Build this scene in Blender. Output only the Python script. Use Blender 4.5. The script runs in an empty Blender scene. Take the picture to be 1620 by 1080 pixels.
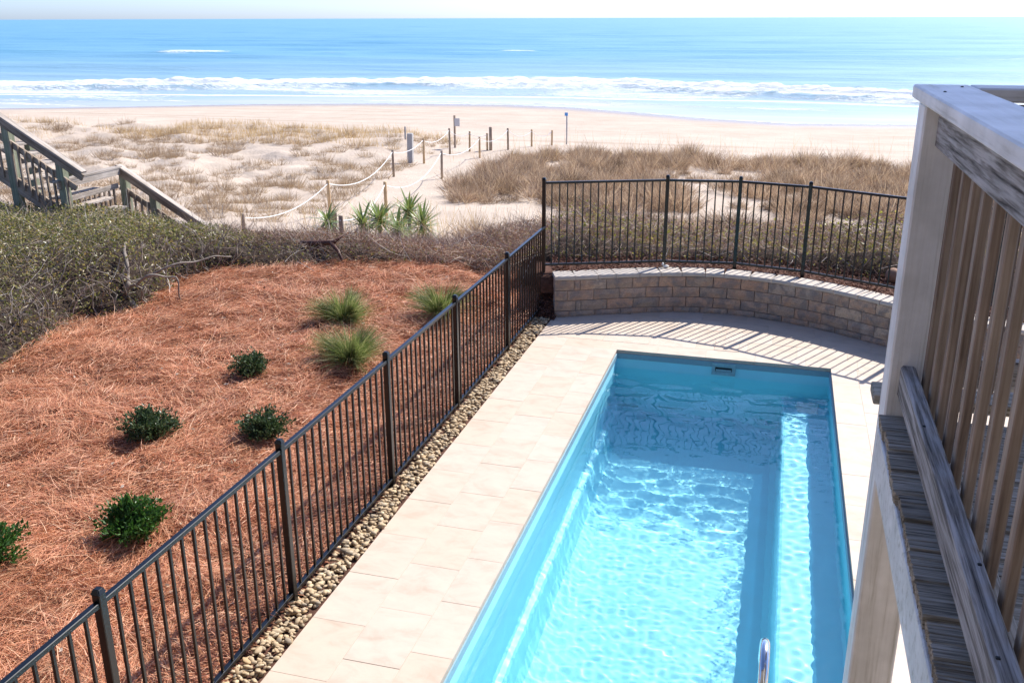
import bpy, bmesh, math, random
import numpy as np
from mathutils import Vector, Matrix

sc = bpy.context.scene
COL = sc.collection
R = math.radians

# ------------------------------------------------------------------ camera, sky, sun, exposure
CAM_H = 4.05
cam = bpy.data.objects.new('camera', bpy.data.cameras.new('camera'))
COL.objects.link(cam); sc.camera = cam
cp, cr, cy = R(18.91), R(-0.185), R(15.82)
fw = Vector((-math.sin(cy) * math.cos(cp), math.cos(cy) * math.cos(cp), -math.sin(cp)))
rt = Vector((math.cos(cy), math.sin(cy), 0)); up = rt.cross(fw)
r2 = math.cos(cr) * rt + math.sin(cr) * up
u2 = -math.sin(cr) * rt + math.cos(cr) * up
cam.matrix_world = Matrix(((r2.x, u2.x, -fw.x, 0), (r2.y, u2.y, -fw.y, 0), (r2.z, u2.z, -fw.z, CAM_H), (0, 0, 0, 1)))
cam.data.sensor_width = 36
cam.data.lens = 1493 / 1620 * 36
cam.data.clip_start = 0.05
cam.data.clip_end = 60000

world = bpy.data.worlds.new("World"); sc.world = world; world.use_nodes = True
wn = world.node_tree
sky = wn.nodes.new('ShaderNodeTexSky'); sky.sky_type = 'NISHITA'; sky.sun_disc = False
SUN_AZ, SUN_EL = 28.0, 44.5            # azimuth from +Y towards +X
sky.sun_elevation = R(SUN_EL); sky.sun_rotation = R(SUN_AZ)
sky.air_density = 0.6; sky.dust_density = 0.9; sky.ozone_density = 3.0
tint = wn.nodes.new('ShaderNodeMix'); tint.data_type = 'RGBA'; tint.blend_type = 'MULTIPLY'; tint.inputs[0].default_value = 1
tint.inputs[7].default_value = (.86, .95, 1.14, 1)       # slight white balance, the same over the whole sky
wn.links.new(sky.outputs[0], tint.inputs[6]); wn.links.new(tint.outputs[2], wn.nodes['Background'].inputs[0])
wn.nodes['Background'].inputs[1].default_value = 0.12
sun = bpy.data.objects.new('sun', bpy.data.lights.new('sun', 'SUN')); COL.objects.link(sun)
sun.data.energy = 4.1; sun.data.angle = R(0.5); sun.data.color = (1, 0.945, 0.875)
sd = Vector((math.sin(R(SUN_AZ)) * math.cos(R(SUN_EL)), math.cos(R(SUN_AZ)) * math.cos(R(SUN_EL)), math.sin(R(SUN_EL))))
sun.rotation_euler = sd.to_track_quat('Z', 'Y').to_euler()
sun.data.cycles.is_caustics_light = True
vs = sc.view_settings
vs.view_transform = 'Standard'; vs.look = 'None'; vs.gamma = 1.0; vs.use_curve_mapping = False
vs.exposure = 0.95

# ------------------------------------------------------------------ helpers
rng = np.random.default_rng(7)
random.seed(7)

def link(o, parent=None):
    COL.objects.link(o)
    if parent is not None: o.parent = parent
    return o

def tag(o, label=None, cat=None, group=None, kind=None):
    if label: o['label'] = label
    if cat: o['category'] = cat
    if group: o['group'] = group
    if kind: o['kind'] = kind
    return o

def thing(name, label, cat, loc=(0, 0, 0), group=None, kind=None):
    o = bpy.data.objects.new(name, None); o.empty_display_size = .1; o.location = loc
    COL.objects.link(o)
    return tag(o, label, cat, group, kind)

def np_mesh(name, V, F, m, smooth=False):
    V = np.asarray(V, np.float32); F = np.asarray(F, np.int32)
    me = bpy.data.meshes.new(name)
    n, k = F.shape
    me.vertices.add(len(V)); me.vertices.foreach_set('co', V.ravel())
    me.loops.add(n * k); me.loops.foreach_set('vertex_index', F.ravel())
    me.polygons.add(n); me.polygons.foreach_set('loop_start', np.arange(0, n * k, k, dtype=np.int32))
    me.polygons.foreach_set('use_smooth', np.full(n, smooth, bool))
    me.update(calc_edges=True); me.validate()
    if m is not None: me.materials.append(m)
    return me

def obj(name, me, parent=None, loc=None):
    """an object for mesh data; parent is assumed unrotated, loc in world space"""
    o = bpy.data.objects.new(name, me)
    link(o, parent)
    if loc is not None:
        o.location = Vector(loc) - (parent.location if parent is not None else Vector((0, 0, 0)))
    elif parent is not None:
        o.location = -parent.location           # mesh built in world coordinates
    return o

_BOX = {}
def box_mesh(name, sx, sy, sz, m, bev=0.0, seg=1, key=None):
    k = (name, round(sx, 4), round(sy, 4), round(sz, 4), m.name, bev, key)
    if k in _BOX: return _BOX[k]
    bm = bmesh.new(); bmesh.ops.create_cube(bm, size=1)
    for v in bm.verts: v.co = Vector((v.co.x * sx, v.co.y * sy, v.co.z * sz))
    if bev > 0: bmesh.ops.bevel(bm, geom=list(bm.edges), offset=bev, segments=seg, affect='EDGES')
    me = bpy.data.meshes.new(name); bm.to_mesh(me); bm.free(); me.materials.append(m)
    _BOX[k] = me
    return me

def box(name, x0, x1, y0, y1, z0, z1, m, parent=None, bev=0.0):
    return obj(name, box_mesh(name, x1 - x0, y1 - y0, z1 - z0, m, bev), parent, ((x0 + x1) / 2, (y0 + y1) / 2, (z0 + z1) / 2))

def beam_mesh(name, L, w, h, m, bev=.004):
    return box_mesh(name, L, w, h, m, bev)

def beam(name, a, b, w, h, m, parent=None, bev=.004, roll=0.0):
    """a straight timber from a to b (local X along it)"""
    a = Vector(a); b = Vector(b); d = b - a
    o = bpy.data.objects.new(name, beam_mesh(name, d.length, w, h, m, bev)); link(o, parent)
    x = d.normalized(); z = Vector((0, 0, 1)) if abs(x.z) < .99 else Vector((0, 1, 0))
    y = z.cross(x).normalized(); z = x.cross(y)
    M = Matrix((x, y, z)).transposed().to_4x4() @ Matrix.Rotation(roll, 4, 'X')
    c = (a + b) / 2 - (parent.location if parent is not None else Vector((0, 0, 0)))
    o.matrix_local = Matrix.Translation(c) @ M
    return o

def tube(path, rad, n=6, cap=True):
    P = np.asarray(path, float); m = len(P)
    rad = np.broadcast_to(np.asarray(rad, float), (m,))
    T = np.gradient(P, axis=0); T /= np.linalg.norm(T, axis=1)[:, None] + 1e-9
    ref = np.array([0, 0, 1.]) if abs(T[:, 2]).mean() < .8 else np.array([1., 0, 0])
    A = np.cross(T, ref); A /= np.linalg.norm(A, axis=1)[:, None] + 1e-9
    B = np.cross(T, A)
    an = np.arange(n) * 2 * np.pi / n
    V = P[:, None] + rad[:, None, None] * (np.cos(an)[None, :, None] * A[:, None] + np.sin(an)[None, :, None] * B[:, None])
    F = []
    for i in range(m - 1):
        for j in range(n):
            k = (j + 1) % n
            F.append((i * n + j, i * n + k, (i + 1) * n + k, (i + 1) * n + j))
    V = V.reshape(-1, 3)
    if cap:
        V = np.vstack([V, P[:1], P[-1:]])
        a, b = len(V) - 2, len(V) - 1
        for j in range(n):
            k = (j + 1) % n
            F.append((a, k, j, j)); F.append((b, (m - 1) * n + j, (m - 1) * n + k, (m - 1) * n + k))
    return V, np.array(F)

def tube_mesh(name, path, rad, m, n=6, smooth=True):
    V, F = tube(path, rad, n)
    me = bpy.data.meshes.new(name)
    me.from_pydata(V.tolist(), [], [tuple(dict.fromkeys(f)) for f in F.tolist()])
    me.update()
    for p in me.polygons: p.use_smooth = smooth
    me.materials.append(m)
    return me

def join(parts):
    V, F, o = [], [], 0
    for v, f in parts:
        V.append(v); F.append(np.asarray(f) + o); o += len(v)
    return np.vstack(V), np.vstack(F)

def unit(v): return v / (np.linalg.norm(v, axis=-1, keepdims=True) + 1e-9)

def ribbons(P, D, L, W, bend=None, nseg=2, taper=.7, wide=None):
    """flat curved strips: P roots, D unit directions, L lengths, W widths, bend sag vectors"""
    N = len(P)
    if bend is None: bend = np.zeros((N, 3))
    rnd = rng.normal(size=(N, 3)) if wide is None else wide
    S = unit(np.cross(D, rnd))
    V = np.empty((N, (nseg + 1) * 2, 3), np.float32)
    for i in range(nseg + 1):
        t = i / nseg
        C = P + D * (L * t)[:, None] + bend * (t * t)
        w = (W * (1 - taper * t) * .5)[:, None]
        V[:, 2 * i] = C - S * w; V[:, 2 * i + 1] = C + S * w
    k = (nseg + 1) * 2
    f = np.array([[2 * i, 2 * i + 1, 2 * i + 3, 2 * i + 2] for i in range(nseg)])
    F = (np.arange(N)[:, None, None] * k + f[None]).reshape(-1, 4)
    return V.reshape(-1, 3), F

def leaves(P, D, L, W, fold=.25):
    """folded pointed leaves of four vertices"""
    N = len(P)
    S = unit(np.cross(D, rng.normal(size=(N, 3)))); U = np.cross(S, D)
    V = np.empty((N, 4, 3), np.float32)
    mid = P + D * (L * .45)[:, None] + U * (W * fold)[:, None]
    V[:, 0] = P; V[:, 1] = mid - S * (W * .5)[:, None]; V[:, 2] = P + D * L[:, None]; V[:, 3] = mid + S * (W * .5)[:, None]
    F = (np.arange(N)[:, None, None] * 4 + np.array([[0, 1, 2], [0, 2, 3]])[None]).reshape(-1, 3)
    return V.reshape(-1, 3), F

_T = np.random.default_rng(3).random((8, 256, 256))
def vnoise(x, y, s=0):
    x = np.asarray(x, float); y = np.asarray(y, float)
    xi = np.floor(x).astype(int); yi = np.floor(y).astype(int)
    fx, fy = x - xi, y - yi
    fx = fx * fx * (3 - 2 * fx); fy = fy * fy * (3 - 2 * fy)
    t = _T[s % 8]
    g = lambda a, b: t[a % 256, b % 256]
    return (g(xi, yi) * (1 - fx) + g(xi + 1, yi) * fx) * (1 - fy) + (g(xi, yi + 1) * (1 - fx) + g(xi + 1, yi + 1) * fx) * fy
def fbm(x, y, s=0, o=4):
    a, t, n = 1.0, 0.0, 0.0
    for i in range(o):
        t = t + a * vnoise(x * 2 ** i + 17 * i, y * 2 ** i + 5 * i, s + i); n += a; a *= .5
    return t / n
def sst(a, b, x):
    t = np.clip((np.asarray(x, float) - a) / (b - a), 0, 1); return t * t * (3 - 2 * t)

def grid(xs, ys, zf):
    X, Y = np.meshgrid(xs, ys); Z = zf(X, Y)
    nx, ny = len(xs), len(ys)
    i, j = np.meshgrid(np.arange(nx - 1), np.arange(ny - 1))
    a = (j * nx + i).ravel()
    return np.stack([X, Y, Z], -1).reshape(-1, 3), np.stack([a, a + 1, a + nx + 1, a + nx], 1)

# ------------------------------------------------------------------ materials
def new_mat(name):
    m = bpy.data.materials.new(name); m.use_nodes = True
    n = m.node_tree
    return m, n, n.nodes['Principled BSDF'], n.nodes['Material Output']
def nd(n, t, **kw):
    o = n.nodes.new(t)
    for k, v in kw.items():
        if k in o.inputs.keys(): o.inputs[k].default_value = v
        else: setattr(o, k, v)
    return o
def ramp(n, fac, stops, interp='LINEAR'):
    r = n.nodes.new('ShaderNodeValToRGB'); e = r.color_ramp; e.interpolation = interp
    while len(e.elements) < len(stops): e.elements.new(.5)
    for el, (p, c) in zip(e.elements, stops): el.position = p; el.color = (*c, 1)
    n.links.new(fac, r.inputs[0]); return r.outputs[0]
def mix(n, fac, a, b, mode='MIX'):
    o = n.nodes.new('ShaderNodeMix'); o.data_type = 'RGBA'; o.blend_type = mode
    for s, v in ((0, fac), (6, a), (7, b)):
        if hasattr(v, 'links'): n.links.new(v, o.inputs[s])
        elif s == 0: o.inputs[0].default_value = v
        else: o.inputs[s].default_value = (*v, 1)
    return o.outputs[2]
def math_(n, op, a, b=None, c=None):
    o = n.nodes.new('ShaderNodeMath'); o.operation = op
    for i, v in enumerate((a, b, c)):
        if v is None: continue
        if hasattr(v, 'links'): n.links.new(v, o.inputs[i])
        else: o.inputs[i].default_value = v
    return o.outputs[0]
def coords(n, scale=(1, 1, 1), what='Object', jitter=False):
    tc = n.nodes.new('ShaderNodeTexCoord'); mp = n.nodes.new('ShaderNodeMapping')
    mp.inputs['Scale'].default_value = scale
    src = tc.outputs[what] if what != 'World' else n.nodes.new('ShaderNodeNewGeometry').outputs['Position']
    n.links.new(src, mp.inputs[0])
    if jitter:
        oi = n.nodes.new('ShaderNodeObjectInfo'); cx = n.nodes.new('ShaderNodeCombineXYZ')
        for i in range(3): n.links.new(math_(n, 'MULTIPLY', oi.outputs['Random'], 37.0 + 11 * i), cx.inputs[i])
        n.links.new(cx.outputs[0], mp.inputs['Location'])
    return mp.outputs[0]
def noise(n, vec, scale, detail=5, rough=.55, dist=0.0):
    o = nd(n, 'ShaderNodeTexNoise', Scale=scale, Detail=detail, Roughness=rough, Distortion=dist)
    n.links.new(vec, o.inputs['Vector']); return o.outputs['Fac']
def bump(n, b, h, strength=.5, dist=.01):
    o = nd(n, 'ShaderNodeBump', Strength=strength, Distance=dist)
    n.links.new(h, o.inputs['Height']); n.links.new(o.outputs[0], b.inputs['Normal']); return o

def plain(name, c, rough=.5, metal=0.0, spec=.5, var=.12, vs_=30, bmp=.0):
    m, n, b, _ = new_mat(name)
    v = coords(n, jitter=True)
    f = noise(n, v, vs_, 4)
    d = tuple(x * (1 - var) for x in c); e = tuple(min(1, x * (1 + var)) for x in c)
    n.links.new(ramp(n, f, [(.3, d), (.7, e)]), b.inputs['Base Color'])
    b.inputs['Roughness'].default_value = rough; b.inputs['Metallic'].default_value = metal
    b.inputs['Specular IOR Level'].default_value = spec
    if bmp: bump(n, b, f, bmp, .004)
    return m

def foliage(name, cols, rough=.6, trans=.35, spec=.3, tmul=1.25, patch=None, pamp=1.0):
    """leaf or blade colours picked at random for every loose blade; backlight shines through"""
    m, n, b, out = new_mat(name)
    g = n.nodes.new('ShaderNodeNewGeometry')
    st = [((i + .5) / len(cols), c) for i, c in enumerate(cols)]
    c = ramp(n, g.outputs['Random Per Island'], st)
    if patch:          # patchy plant tones, with the clumps' shading painted in
        pn = noise(n, coords(n, what='World'), patch, 4, .6)
        c = mix(n, pamp, c, ramp(n, pn, [(.32, (.36, .32, .30)), (.5, (.95, .93, .92)), (.68, (1.25, 1.22, 1.2))]), 'MULTIPLY')
    n.links.new(c, b.inputs['Base Color']); b.inputs['Roughness'].default_value = rough
    b.inputs['Specular IOR Level'].default_value = spec
    if trans > 0:
        t = n.nodes.new('ShaderNodeBsdfTranslucent')
        n.links.new(mix(n, 1.0, c, (tmul, tmul, tmul * .8), 'MULTIPLY'), t.inputs[0])
        mx = n.nodes.new('ShaderNodeMixShader'); mx.inputs[0].default_value = trans
        n.links.new(b.outputs[0], mx.inputs[1]); n.links.new(t.outputs[0], mx.inputs[2]); n.links.new(mx.outputs[0], out.inputs[0])
    return m

def wood(name, dark, mid, light, axis=0, rough=.8, grain=1.0, bstr=.6):
    m, n, b, _ = new_mat(name)
    s = [26, 26, 26]; s[axis] = 1.3
    v = coords(n, tuple(s), jitter=True)
    f = noise(n, v, 1.6 * grain, 8, .65, .4)
    s2 = [90, 90, 90]; s2[axis] = 2.0
    f2 = noise(n, coords(n, tuple(s2), jitter=True), 1.5 * grain, 4, .6)
    oi = n.nodes.new('ShaderNodeObjectInfo')
    fs = math_(n, 'ADD', math_(n, 'MULTIPLY', f, .72), math_(n, 'MULTIPLY', f2, .28))
    c = ramp(n, fs, [(.37, dark), (.47, mid), (.58, light)])
    tone = ramp(n, oi.outputs['Random'], [(0, (.78, .77, .76)), (1, (1.12, 1.1, 1.08))])
    blot = noise(n, coords(n, jitter=True), 5, 4)
    c = mix(n, 1.0, c, tone, 'MULTIPLY')
    c = mix(n, 1.0, c, ramp(n, blot, [(.3, (.8, .8, .78)), (.7, (1.1, 1.1, 1.1))]), 'MULTIPLY')
    n.links.new(c, b.inputs['Base Color']); b.inputs['Roughness'].default_value = rough
    b.inputs['Specular IOR Level'].default_value = .3
    bump(n, b, fs, bstr, .006)
    return m

M = {}
M['black'] = plain('black_powder_coat', (.004, .005, .0055), .28, 0, .5, .2, 60)
M['white_paint'] = wood('weathered_white_paint', (.60, .58, .53), (.74, .73, .70), (.80, .79, .77), 2, .55, .6, .35)
M['white_paint_x'] = wood('weathered_white_paint_x', (.58, .56, .51), (.80, .79, .765), (.86, .855, .84), 0, .55, .55, .7)
M['gray_wood'] = wood('gray_weathered_wood', (.07, .06, .054), (.29, .27, .25), (.56, .54, .53), 0, .85, 1.5, .7)
M['plank_wood'] = wood('dark_weathered_plank', (.09, .078, .062), (.31, .28, .23), (.52, .48, .42), 0, .9, 2.4, .5)
M['baluster_wood'] = wood('brown_baluster_wood', (.17, .12, .085), (.30, .22, .16), (.42, .33, .25), 0, .75, .7, .5)
M['stair_wood'] = wood('neighbour_stair_wood', (.16, .12, .09), (.29, .23, .175), (.42, .35, .28), 0, .8, .6, .4)
M['green_wood'] = wood('green_treated_wood', (.17, .19, .13), (.27, .30, .21), (.38, .41, .31), 0, .8, .6, .4)
M['post_new'] = wood('fresh_round_post', (.42, .28, .14), (.55, .38, .21), (.64, .48, .29), 2, .8, .6, .3)
M['post_old'] = wood('grey_round_post', (.20, .145, .10), (.32, .245, .18), (.44, .36, .28), 2, .85, .6, .4)
M['rope'] = plain('white_rope', (.80, .79, .76), .8, 0, .2, .05)
M['steel'] = plain('polished_stainless', (.75, .76, .77), .12, 1.0, .5, .03)

def mat_tile():
    m, n, b, _ = new_mat('travertine')
    v = coords(n, jitter=True)
    oi = n.nodes.new('ShaderNodeObjectInfo')
    base = ramp(n, oi.outputs['Random'], [(0, (.525, .43, .335)), (.35, (.545, .445, .35)), (.7, (.535, .45, .365)), (1, (.55, .465, .38))])
    vein = noise(n, coords(n, (1.6, 2.6, 1), jitter=True), 2.2, 8, .66, .5)
    c = mix(n, 1.0, base, ramp(n, vein, [(.28, (.80, .78, .75)), (.5, (1, 1, 1)), (.72, (1.10, 1.10, 1.09))]), 'MULTIPLY')
    cloud = noise(n, v, 3.2, 5, .6)
    c = mix(n, math_(n, 'MULTIPLY', cloud, .35), c, (.55, .43, .33))
    pit = noise(n, coords(n, (1, 3, 1), jitter=True), 26, 5, .7)
    c = mix(n, ramp(n, pit, [(.66, (0, 0, 0)), (.74, (.55, .55, .55))]), c, (.36, .32, .27))
    n.links.new(c, b.inputs['Base Color']); b.inputs['Roughness'].default_value = .62
    b.inputs['Specular IOR Level'].default_value = .3
    bump(n, b, math_(n, 'SUBTRACT', vein, math_(n, 'MULTIPLY', pit, .5)), .25, .004)
    return m
M['tile'] = mat_tile()
M['grout'] = plain('tile_joint_sand', (.50, .42, .34), .9, 0, .2, .1)

def mat_block():
    m, n, b, _ = new_mat('split_face_block')
    oi = n.nodes.new('ShaderNodeObjectInfo')
    v = coords(n, jitter=True)
    f = noise(n, v, 7, 6, .6, .5)
    base = ramp(n, oi.outputs['Random'], [(0, (.36, .275, .205)), (.3, (.48, .345, .245)), (.6, (.52, .31, .195)), (.8, (.43, .345, .275)), (1, (.56, .42, .295))])
    c = mix(n, ramp(n, f, [(.42, (0, 0, 0)), (.58, (.85, .85, .85))]), base, (.23, .20, .18))
    f3 = noise(n, v, 5, 3, .5, .3)
    c = mix(n, ramp(n, f3, [(.52, (0, 0, 0)), (.66, (.6, .6, .6))]), c, (.48, .29, .18))
    f2 = noise(n, v, 60, 5, .7)
    c = mix(n, 1.0, c, ramp(n, f2, [(.3, (.72, .72, .72)), (.7, (1.25, 1.24, 1.22))]), 'MULTIPLY')
    n.links.new(c, b.inputs['Base Color']); b.inputs['Roughness'].default_value = .9
    bump(n, b, math_(n, 'ADD', f2, math_(n, 'MULTIPLY', f, 2.0)), .8, .012)
    return m
M['block'] = mat_block()
def mat_cap():
    m, n, b, _ = new_mat('pale_cap_stone')
    v = coords(n, jitter=True); f = noise(n, v, 9, 6, .6); f2 = noise(n, v, 70, 4, .7)
    c = mix(n, f2, ramp(n, f, [(.3, (.40, .34, .28)), (.7, (.56, .50, .43))]), (.50, .45, .39))
    n.links.new(c, b.inputs['Base Color']); b.inputs['Roughness'].default_value = .9
    bump(n, b, f2, .5, .006); return m
M['cap'] = mat_cap()

def mat_sand():
    m, n, b, _ = new_mat('dune_sand')
    v = coords(n, what='World')
    at = n.nodes.new('ShaderNodeAttribute'); at.attribute_name = 'wet'
    f = noise(n, v, .35, 6, .6); f2 = noise(n, v, 7, 6, .65); f3 = noise(n, v, 90, 2, .5)
    c = ramp(n, f, [(.3, (.47, .385, .305)), (.7, (.58, .485, .395))])
    c = mix(n, 1.0, c, ramp(n, f2, [(.25, (.86, .85, .83)), (.75, (1.08, 1.08, 1.08))]), 'MULTIPLY')
    # faint wheel tracks and wrack lines running along the shore
    tr = noise(n, coords(n, (.02, .9, .1), 'World'), 1.0, 5, .7, .3)
    tm = nd(n, 'ShaderNodeMapRange'); sx = n.nodes.new('ShaderNodeSeparateXYZ'); n.links.new(v, sx.inputs[0])
    n.links.new(sx.outputs[1], tm.inputs[0]); tm.inputs[1].default_value = 56; tm.inputs[2].default_value = 60
    c = mix(n, math_(n, 'MULTIPLY', ramp(n, tr, [(.55, (0, 0, 0)), (.62, (.5, .5, .5))]), tm.outputs[0]), c, (.34, .26, .19))
    c = mix(n, math_(n, 'MULTIPLY', at.outputs['Fac'], .75), c, (.30, .25, .205))
    n.links.new(c, b.inputs['Base Color'])
    rg = nd(n, 'ShaderNodeMapRange'); n.links.new(at.outputs['Fac'], rg.inputs[0]); rg.inputs[3].default_value = .95; rg.inputs[4].default_value = .22
    n.links.new(rg.outputs[0], b.inputs['Roughness']); b.inputs['Specular IOR Level'].default_value = .25
    h = math_(n, 'ADD', math_(n, 'MULTIPLY', f2, 1.0), math_(n, 'MULTIPLY', f3, .2))
    bump(n, b, h, .55, .10)
    return m
M['sand'] = mat_sand()

def mat_sea():
    m, n, b, out = new_mat('sea_water')
    at = n.nodes.new('ShaderNodeAttribute'); at.attribute_name = 'foam'
    ad = n.nodes.new('ShaderNodeAttribute'); ad.attribute_name = 'shallow'
    v = coords(n, what='World')
    # water body
    pat = noise(n, coords(n, (.012, .05, 1), 'World'), 1.0, 5, .6)
    deep = ramp(n, pat, [(.3, (.085, .27, .38)), (.7, (.14, .33, .43))])
    mid = mix(n, pat, (.26, .39, .46), (.34, .43, .46))
    c = mix(n, ramp(n, ad.outputs['Fac'], [(0, (0, 0, 0)), (.45, (1, 1, 1))]), deep, mid)
    c = mix(n, ramp(n, ad.outputs['Fac'], [(.55, (0, 0, 0)), (1, (1, 1, 1))]), c, (.47, .48, .47))  # shallowest water paled, sky sheen put into the base colour
    st = noise(n, coords(n, (.018, .20, 1), 'World'), 1.0, 6, .62, .3)
    c = mix(n, 1.0, c, ramp(n, st, [(.34, (.87, .92, .95)), (.5, (1, 1, 1)), (.68, (1.12, 1.06, 1.04))]), 'MULTIPLY')
    # foam lace
    fn = noise(n, coords(n, (.5, 1.0, 1), 'World'), 1.3, 8, .72, .7)
    vo = nd(n, 'ShaderNodeTexVoronoi', Scale=1.6); vo.feature = 'DISTANCE_TO_EDGE'
    n.links.new(coords(n, (.55, 1.2, 1), 'World'), vo.inputs['Vector'])
    lace = math_(n, 'SUBTRACT', fn, math_(n, 'MULTIPLY', vo.outputs['Distance'], .35))
    fm = math_(n, 'ADD', math_(n, 'MULTIPLY', at.outputs['Fac'], 1.35), math_(n, 'SUBTRACT', lace, .98))
    fmk = ramp(n, fm, [(0, (0, 0, 0)), (.10, (.45, .45, .45)), (.42, (1, 1, 1))])
    c = mix(n, fmk, c, ramp(n, fn, [(.3, (.60, .66, .70)), (.6, (.82, .84, .85))]))
    n.links.new(c, b.inputs['Base Color'])
    rr = nd(n, 'ShaderNodeMapRange'); n.links.new(fmk, rr.inputs[0]); rr.inputs[3].default_value = .30; rr.inputs[4].default_value = .9
    n.links.new(rr.outputs[0], b.inputs['Roughness'])
    b.inputs['IOR'].default_value = 1.333
    # wind ripples, quieter on the thin sheet of water over the sand
    r1 = noise(n, coords(n, (.35, 1, 1), 'World'), .9, 6, .62, .2)
    r3 = noise(n, coords(n, (.05, .16, 1), 'World'), 1, 4, .6, .2)
    h = math_(n, 'ADD', math_(n, 'MULTIPLY', r1, .30), math_(n, 'MULTIPLY', r3, .8))
    calm = nd(n, 'ShaderNodeMapRange'); n.links.new(ad.outputs['Fac'], calm.inputs[0])
    calm.inputs[1].default_value = .45; calm.inputs[2].default_value = 1; calm.inputs[3].default_value = 1; calm.inputs[4].default_value = .06
    h = math_(n, 'MULTIPLY', h, calm.outputs[0])
    h = math_(n, 'ADD', h, math_(n, 'MULTIPLY', math_(n, 'MULTIPLY', fmk, fn), .5))
    bump(n, b, h, 1.0, .55)
    return m
M['sea'] = mat_sea()

def mat_straw_ground():
    m, n, b, _ = new_mat('pine_straw_ground')
    v = coords(n, what='World'); f = noise(n, v, 9, 8, .7, .6); g = noise(n, v, 1.6, 4)
    c = ramp(n, f, [(.3, (.05, .02, .013)), (.55, (.20, .075, .04)), (.75, (.34, .145, .08))])
    c = mix(n, g, c, (.22, .085, .05))
    n.links.new(c, b.inputs['Base Color']); b.inputs['Roughness'].default_value = .95; b.inputs['Specular IOR Level'].default_value = .15
    bump(n, b, f, .9, .05); return m
M['straw_ground'] = mat_straw_ground()
M['needle'] = foliage('pine_needle', [(.26, .085, .04), (.55, .215, .11), (.66, .30, .165), (.69, .37, .20), (.58, .23, .11), (.74, .46, .28)], .5, .12, .4, patch=1.5, pamp=.3)
M['mulch'] = plain('dark_mulch', (.10, .05, .035), .95, 0, .15, .5, 25, .9)
def mat_pebble():
    m, n, b, _ = new_mat('river_pebble')
    oi = n.nodes.new('ShaderNodeObjectInfo'); g = n.nodes.new('ShaderNodeNewGeometry')
    r = math_(n, 'FRACT', math_(n, 'ADD', oi.outputs['Random'], g.outputs['Random Per Island']))
    c = ramp(n, r, [(0, (.34, .24, .135)), (.25, (.50, .37, .22)), (.5, (.42, .31, .185)), (.75, (.57, .45, .29)), (.9, (.29, .24, .175)), (1, (.46, .31, .16))])
    f = noise(n, coords(n, jitter=True), 40, 4)
    c = mix(n, 1.0, c, ramp(n, f, [(.3, (.8, .8, .8)), (.7, (1.15, 1.15, 1.15))]), 'MULTIPLY')
    n.links.new(c, b.inputs['Base Color']); b.inputs['Roughness'].default_value = .75; b.inputs['Specular IOR Level'].default_value = .3
    return m
M['pebble'] = mat_pebble()
M['twig'] = foliage('bare_twig', [(.19, .14, .105), (.30, .235, .18), (.40, .34, .28), (.24, .175, .13), (.50, .44, .37)], .8, 0, patch=1.4)
M['twig_red'] = foliage('russet_twig', [(.20, .11, .075), (.40, .285, .215), (.60, .48, .39), (.36, .21, .15)], .8, 0, patch=1.6)
M['hedge_leaf'] = foliage('hedge_leaf', [(.08, .095, .025), (.16, .17, .045), (.27, .26, .075), (.11, .12, .03), (.42, .39, .17), (.38, .25, .10), (.21, .20, .06)], .38, .42, .5)
M['yellow_leaf'] = foliage('yellow_green_leaf', [(.11, .115, .03), (.27, .26, .055), (.18, .175, .05), (.38, .34, .08), (.22, .15, .07)], .45, .5, .5)
M['dry_leaf'] = foliage('dry_brown_leaf', [(.16, .08, .05), (.24, .14, .09), (.12, .065, .04), (.32, .22, .15)], .6, .25)
M['mixed_leaf'] = foliage('mixed_dry_leaf', [(.26, .12, .07), (.38, .23, .14), (.20, .19, .07), (.48, .35, .23), (.16, .15, .05), (.34, .15, .08)], .6, .35)
M['pale_stem'] = foliage('pale_bare_stem', [(.38, .33, .28), (.52, .47, .41), (.46, .39, .33), (.60, .55, .49)], .8, 0)
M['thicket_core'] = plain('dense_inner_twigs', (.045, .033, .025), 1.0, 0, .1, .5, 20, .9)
M['dry_blade'] = foliage('dry_dune_blade', [(.27, .19, .135), (.37, .27, .195), (.46, .345, .255), (.32, .225, .16), (.19, .13, .09)], .7, .45)
M['oat'] = foliage('sea_oat_stalk', [(.50, .34, .16), (.58, .42, .22), (.42, .28, .14)], .7, .35)
M['scrub_blade'] = foliage('brown_scrub_stem', [(.32, .225, .17), (.45, .335, .265), (.56, .44, .36), (.38, .27, .205), (.16, .105, .08)], .7, .45, patch=.9)
M['shrub_leaf'] = foliage('glossy_shrub_leaf', [(.025, .05, .02), (.045, .08, .03), (.075, .12, .05), (.12, .17, .085)], .42, .2, .4)
M['bright_leaf'] = foliage('bright_shrub_leaf', [(.03, .085, .015), (.05, .13, .025), (.08, .18, .04), (.035, .10, .02)], .42, .3, .4)
M['stem'] = plain('woody_stem', (.10, .07, .05), .85, 0, .2)
M['green_blade'] = foliage('ornamental_grass_blade', [(.08, .12, .03), (.15, .21, .055), (.26, .31, .11), (.48, .46, .25), (.11, .16, .04)], .5, .35)
M['yucca'] = foliage('yucca_leaf', [(.055, .10, .025), (.11, .17, .045), (.22, .28, .09), (.08, .13, .035)], .35, .25, .5)
M['bark'] = plain('pale_bark', (.24, .205, .17), .9, 0, .2, .35, 14, .9)
M['dead_wood'] = plain('dark_dead_wood', (.085, .035, .022), .6, 0, .4, .4, 14, .6)
M['sign_panel'] = plain('pale_sign_panel', (.62, .60, .58), .6)
M['blue_sign'] = plain('blue_sign_panel', (.10, .32, .70), .5)
M['grey_post'] = plain('grey_painted_post', (.42, .41, .39), .8, 0, .3, .2)
M['shell_band'] = plain('pool_rim_band', (.22, .36, .42), .4, 0, .5, .05)
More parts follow.
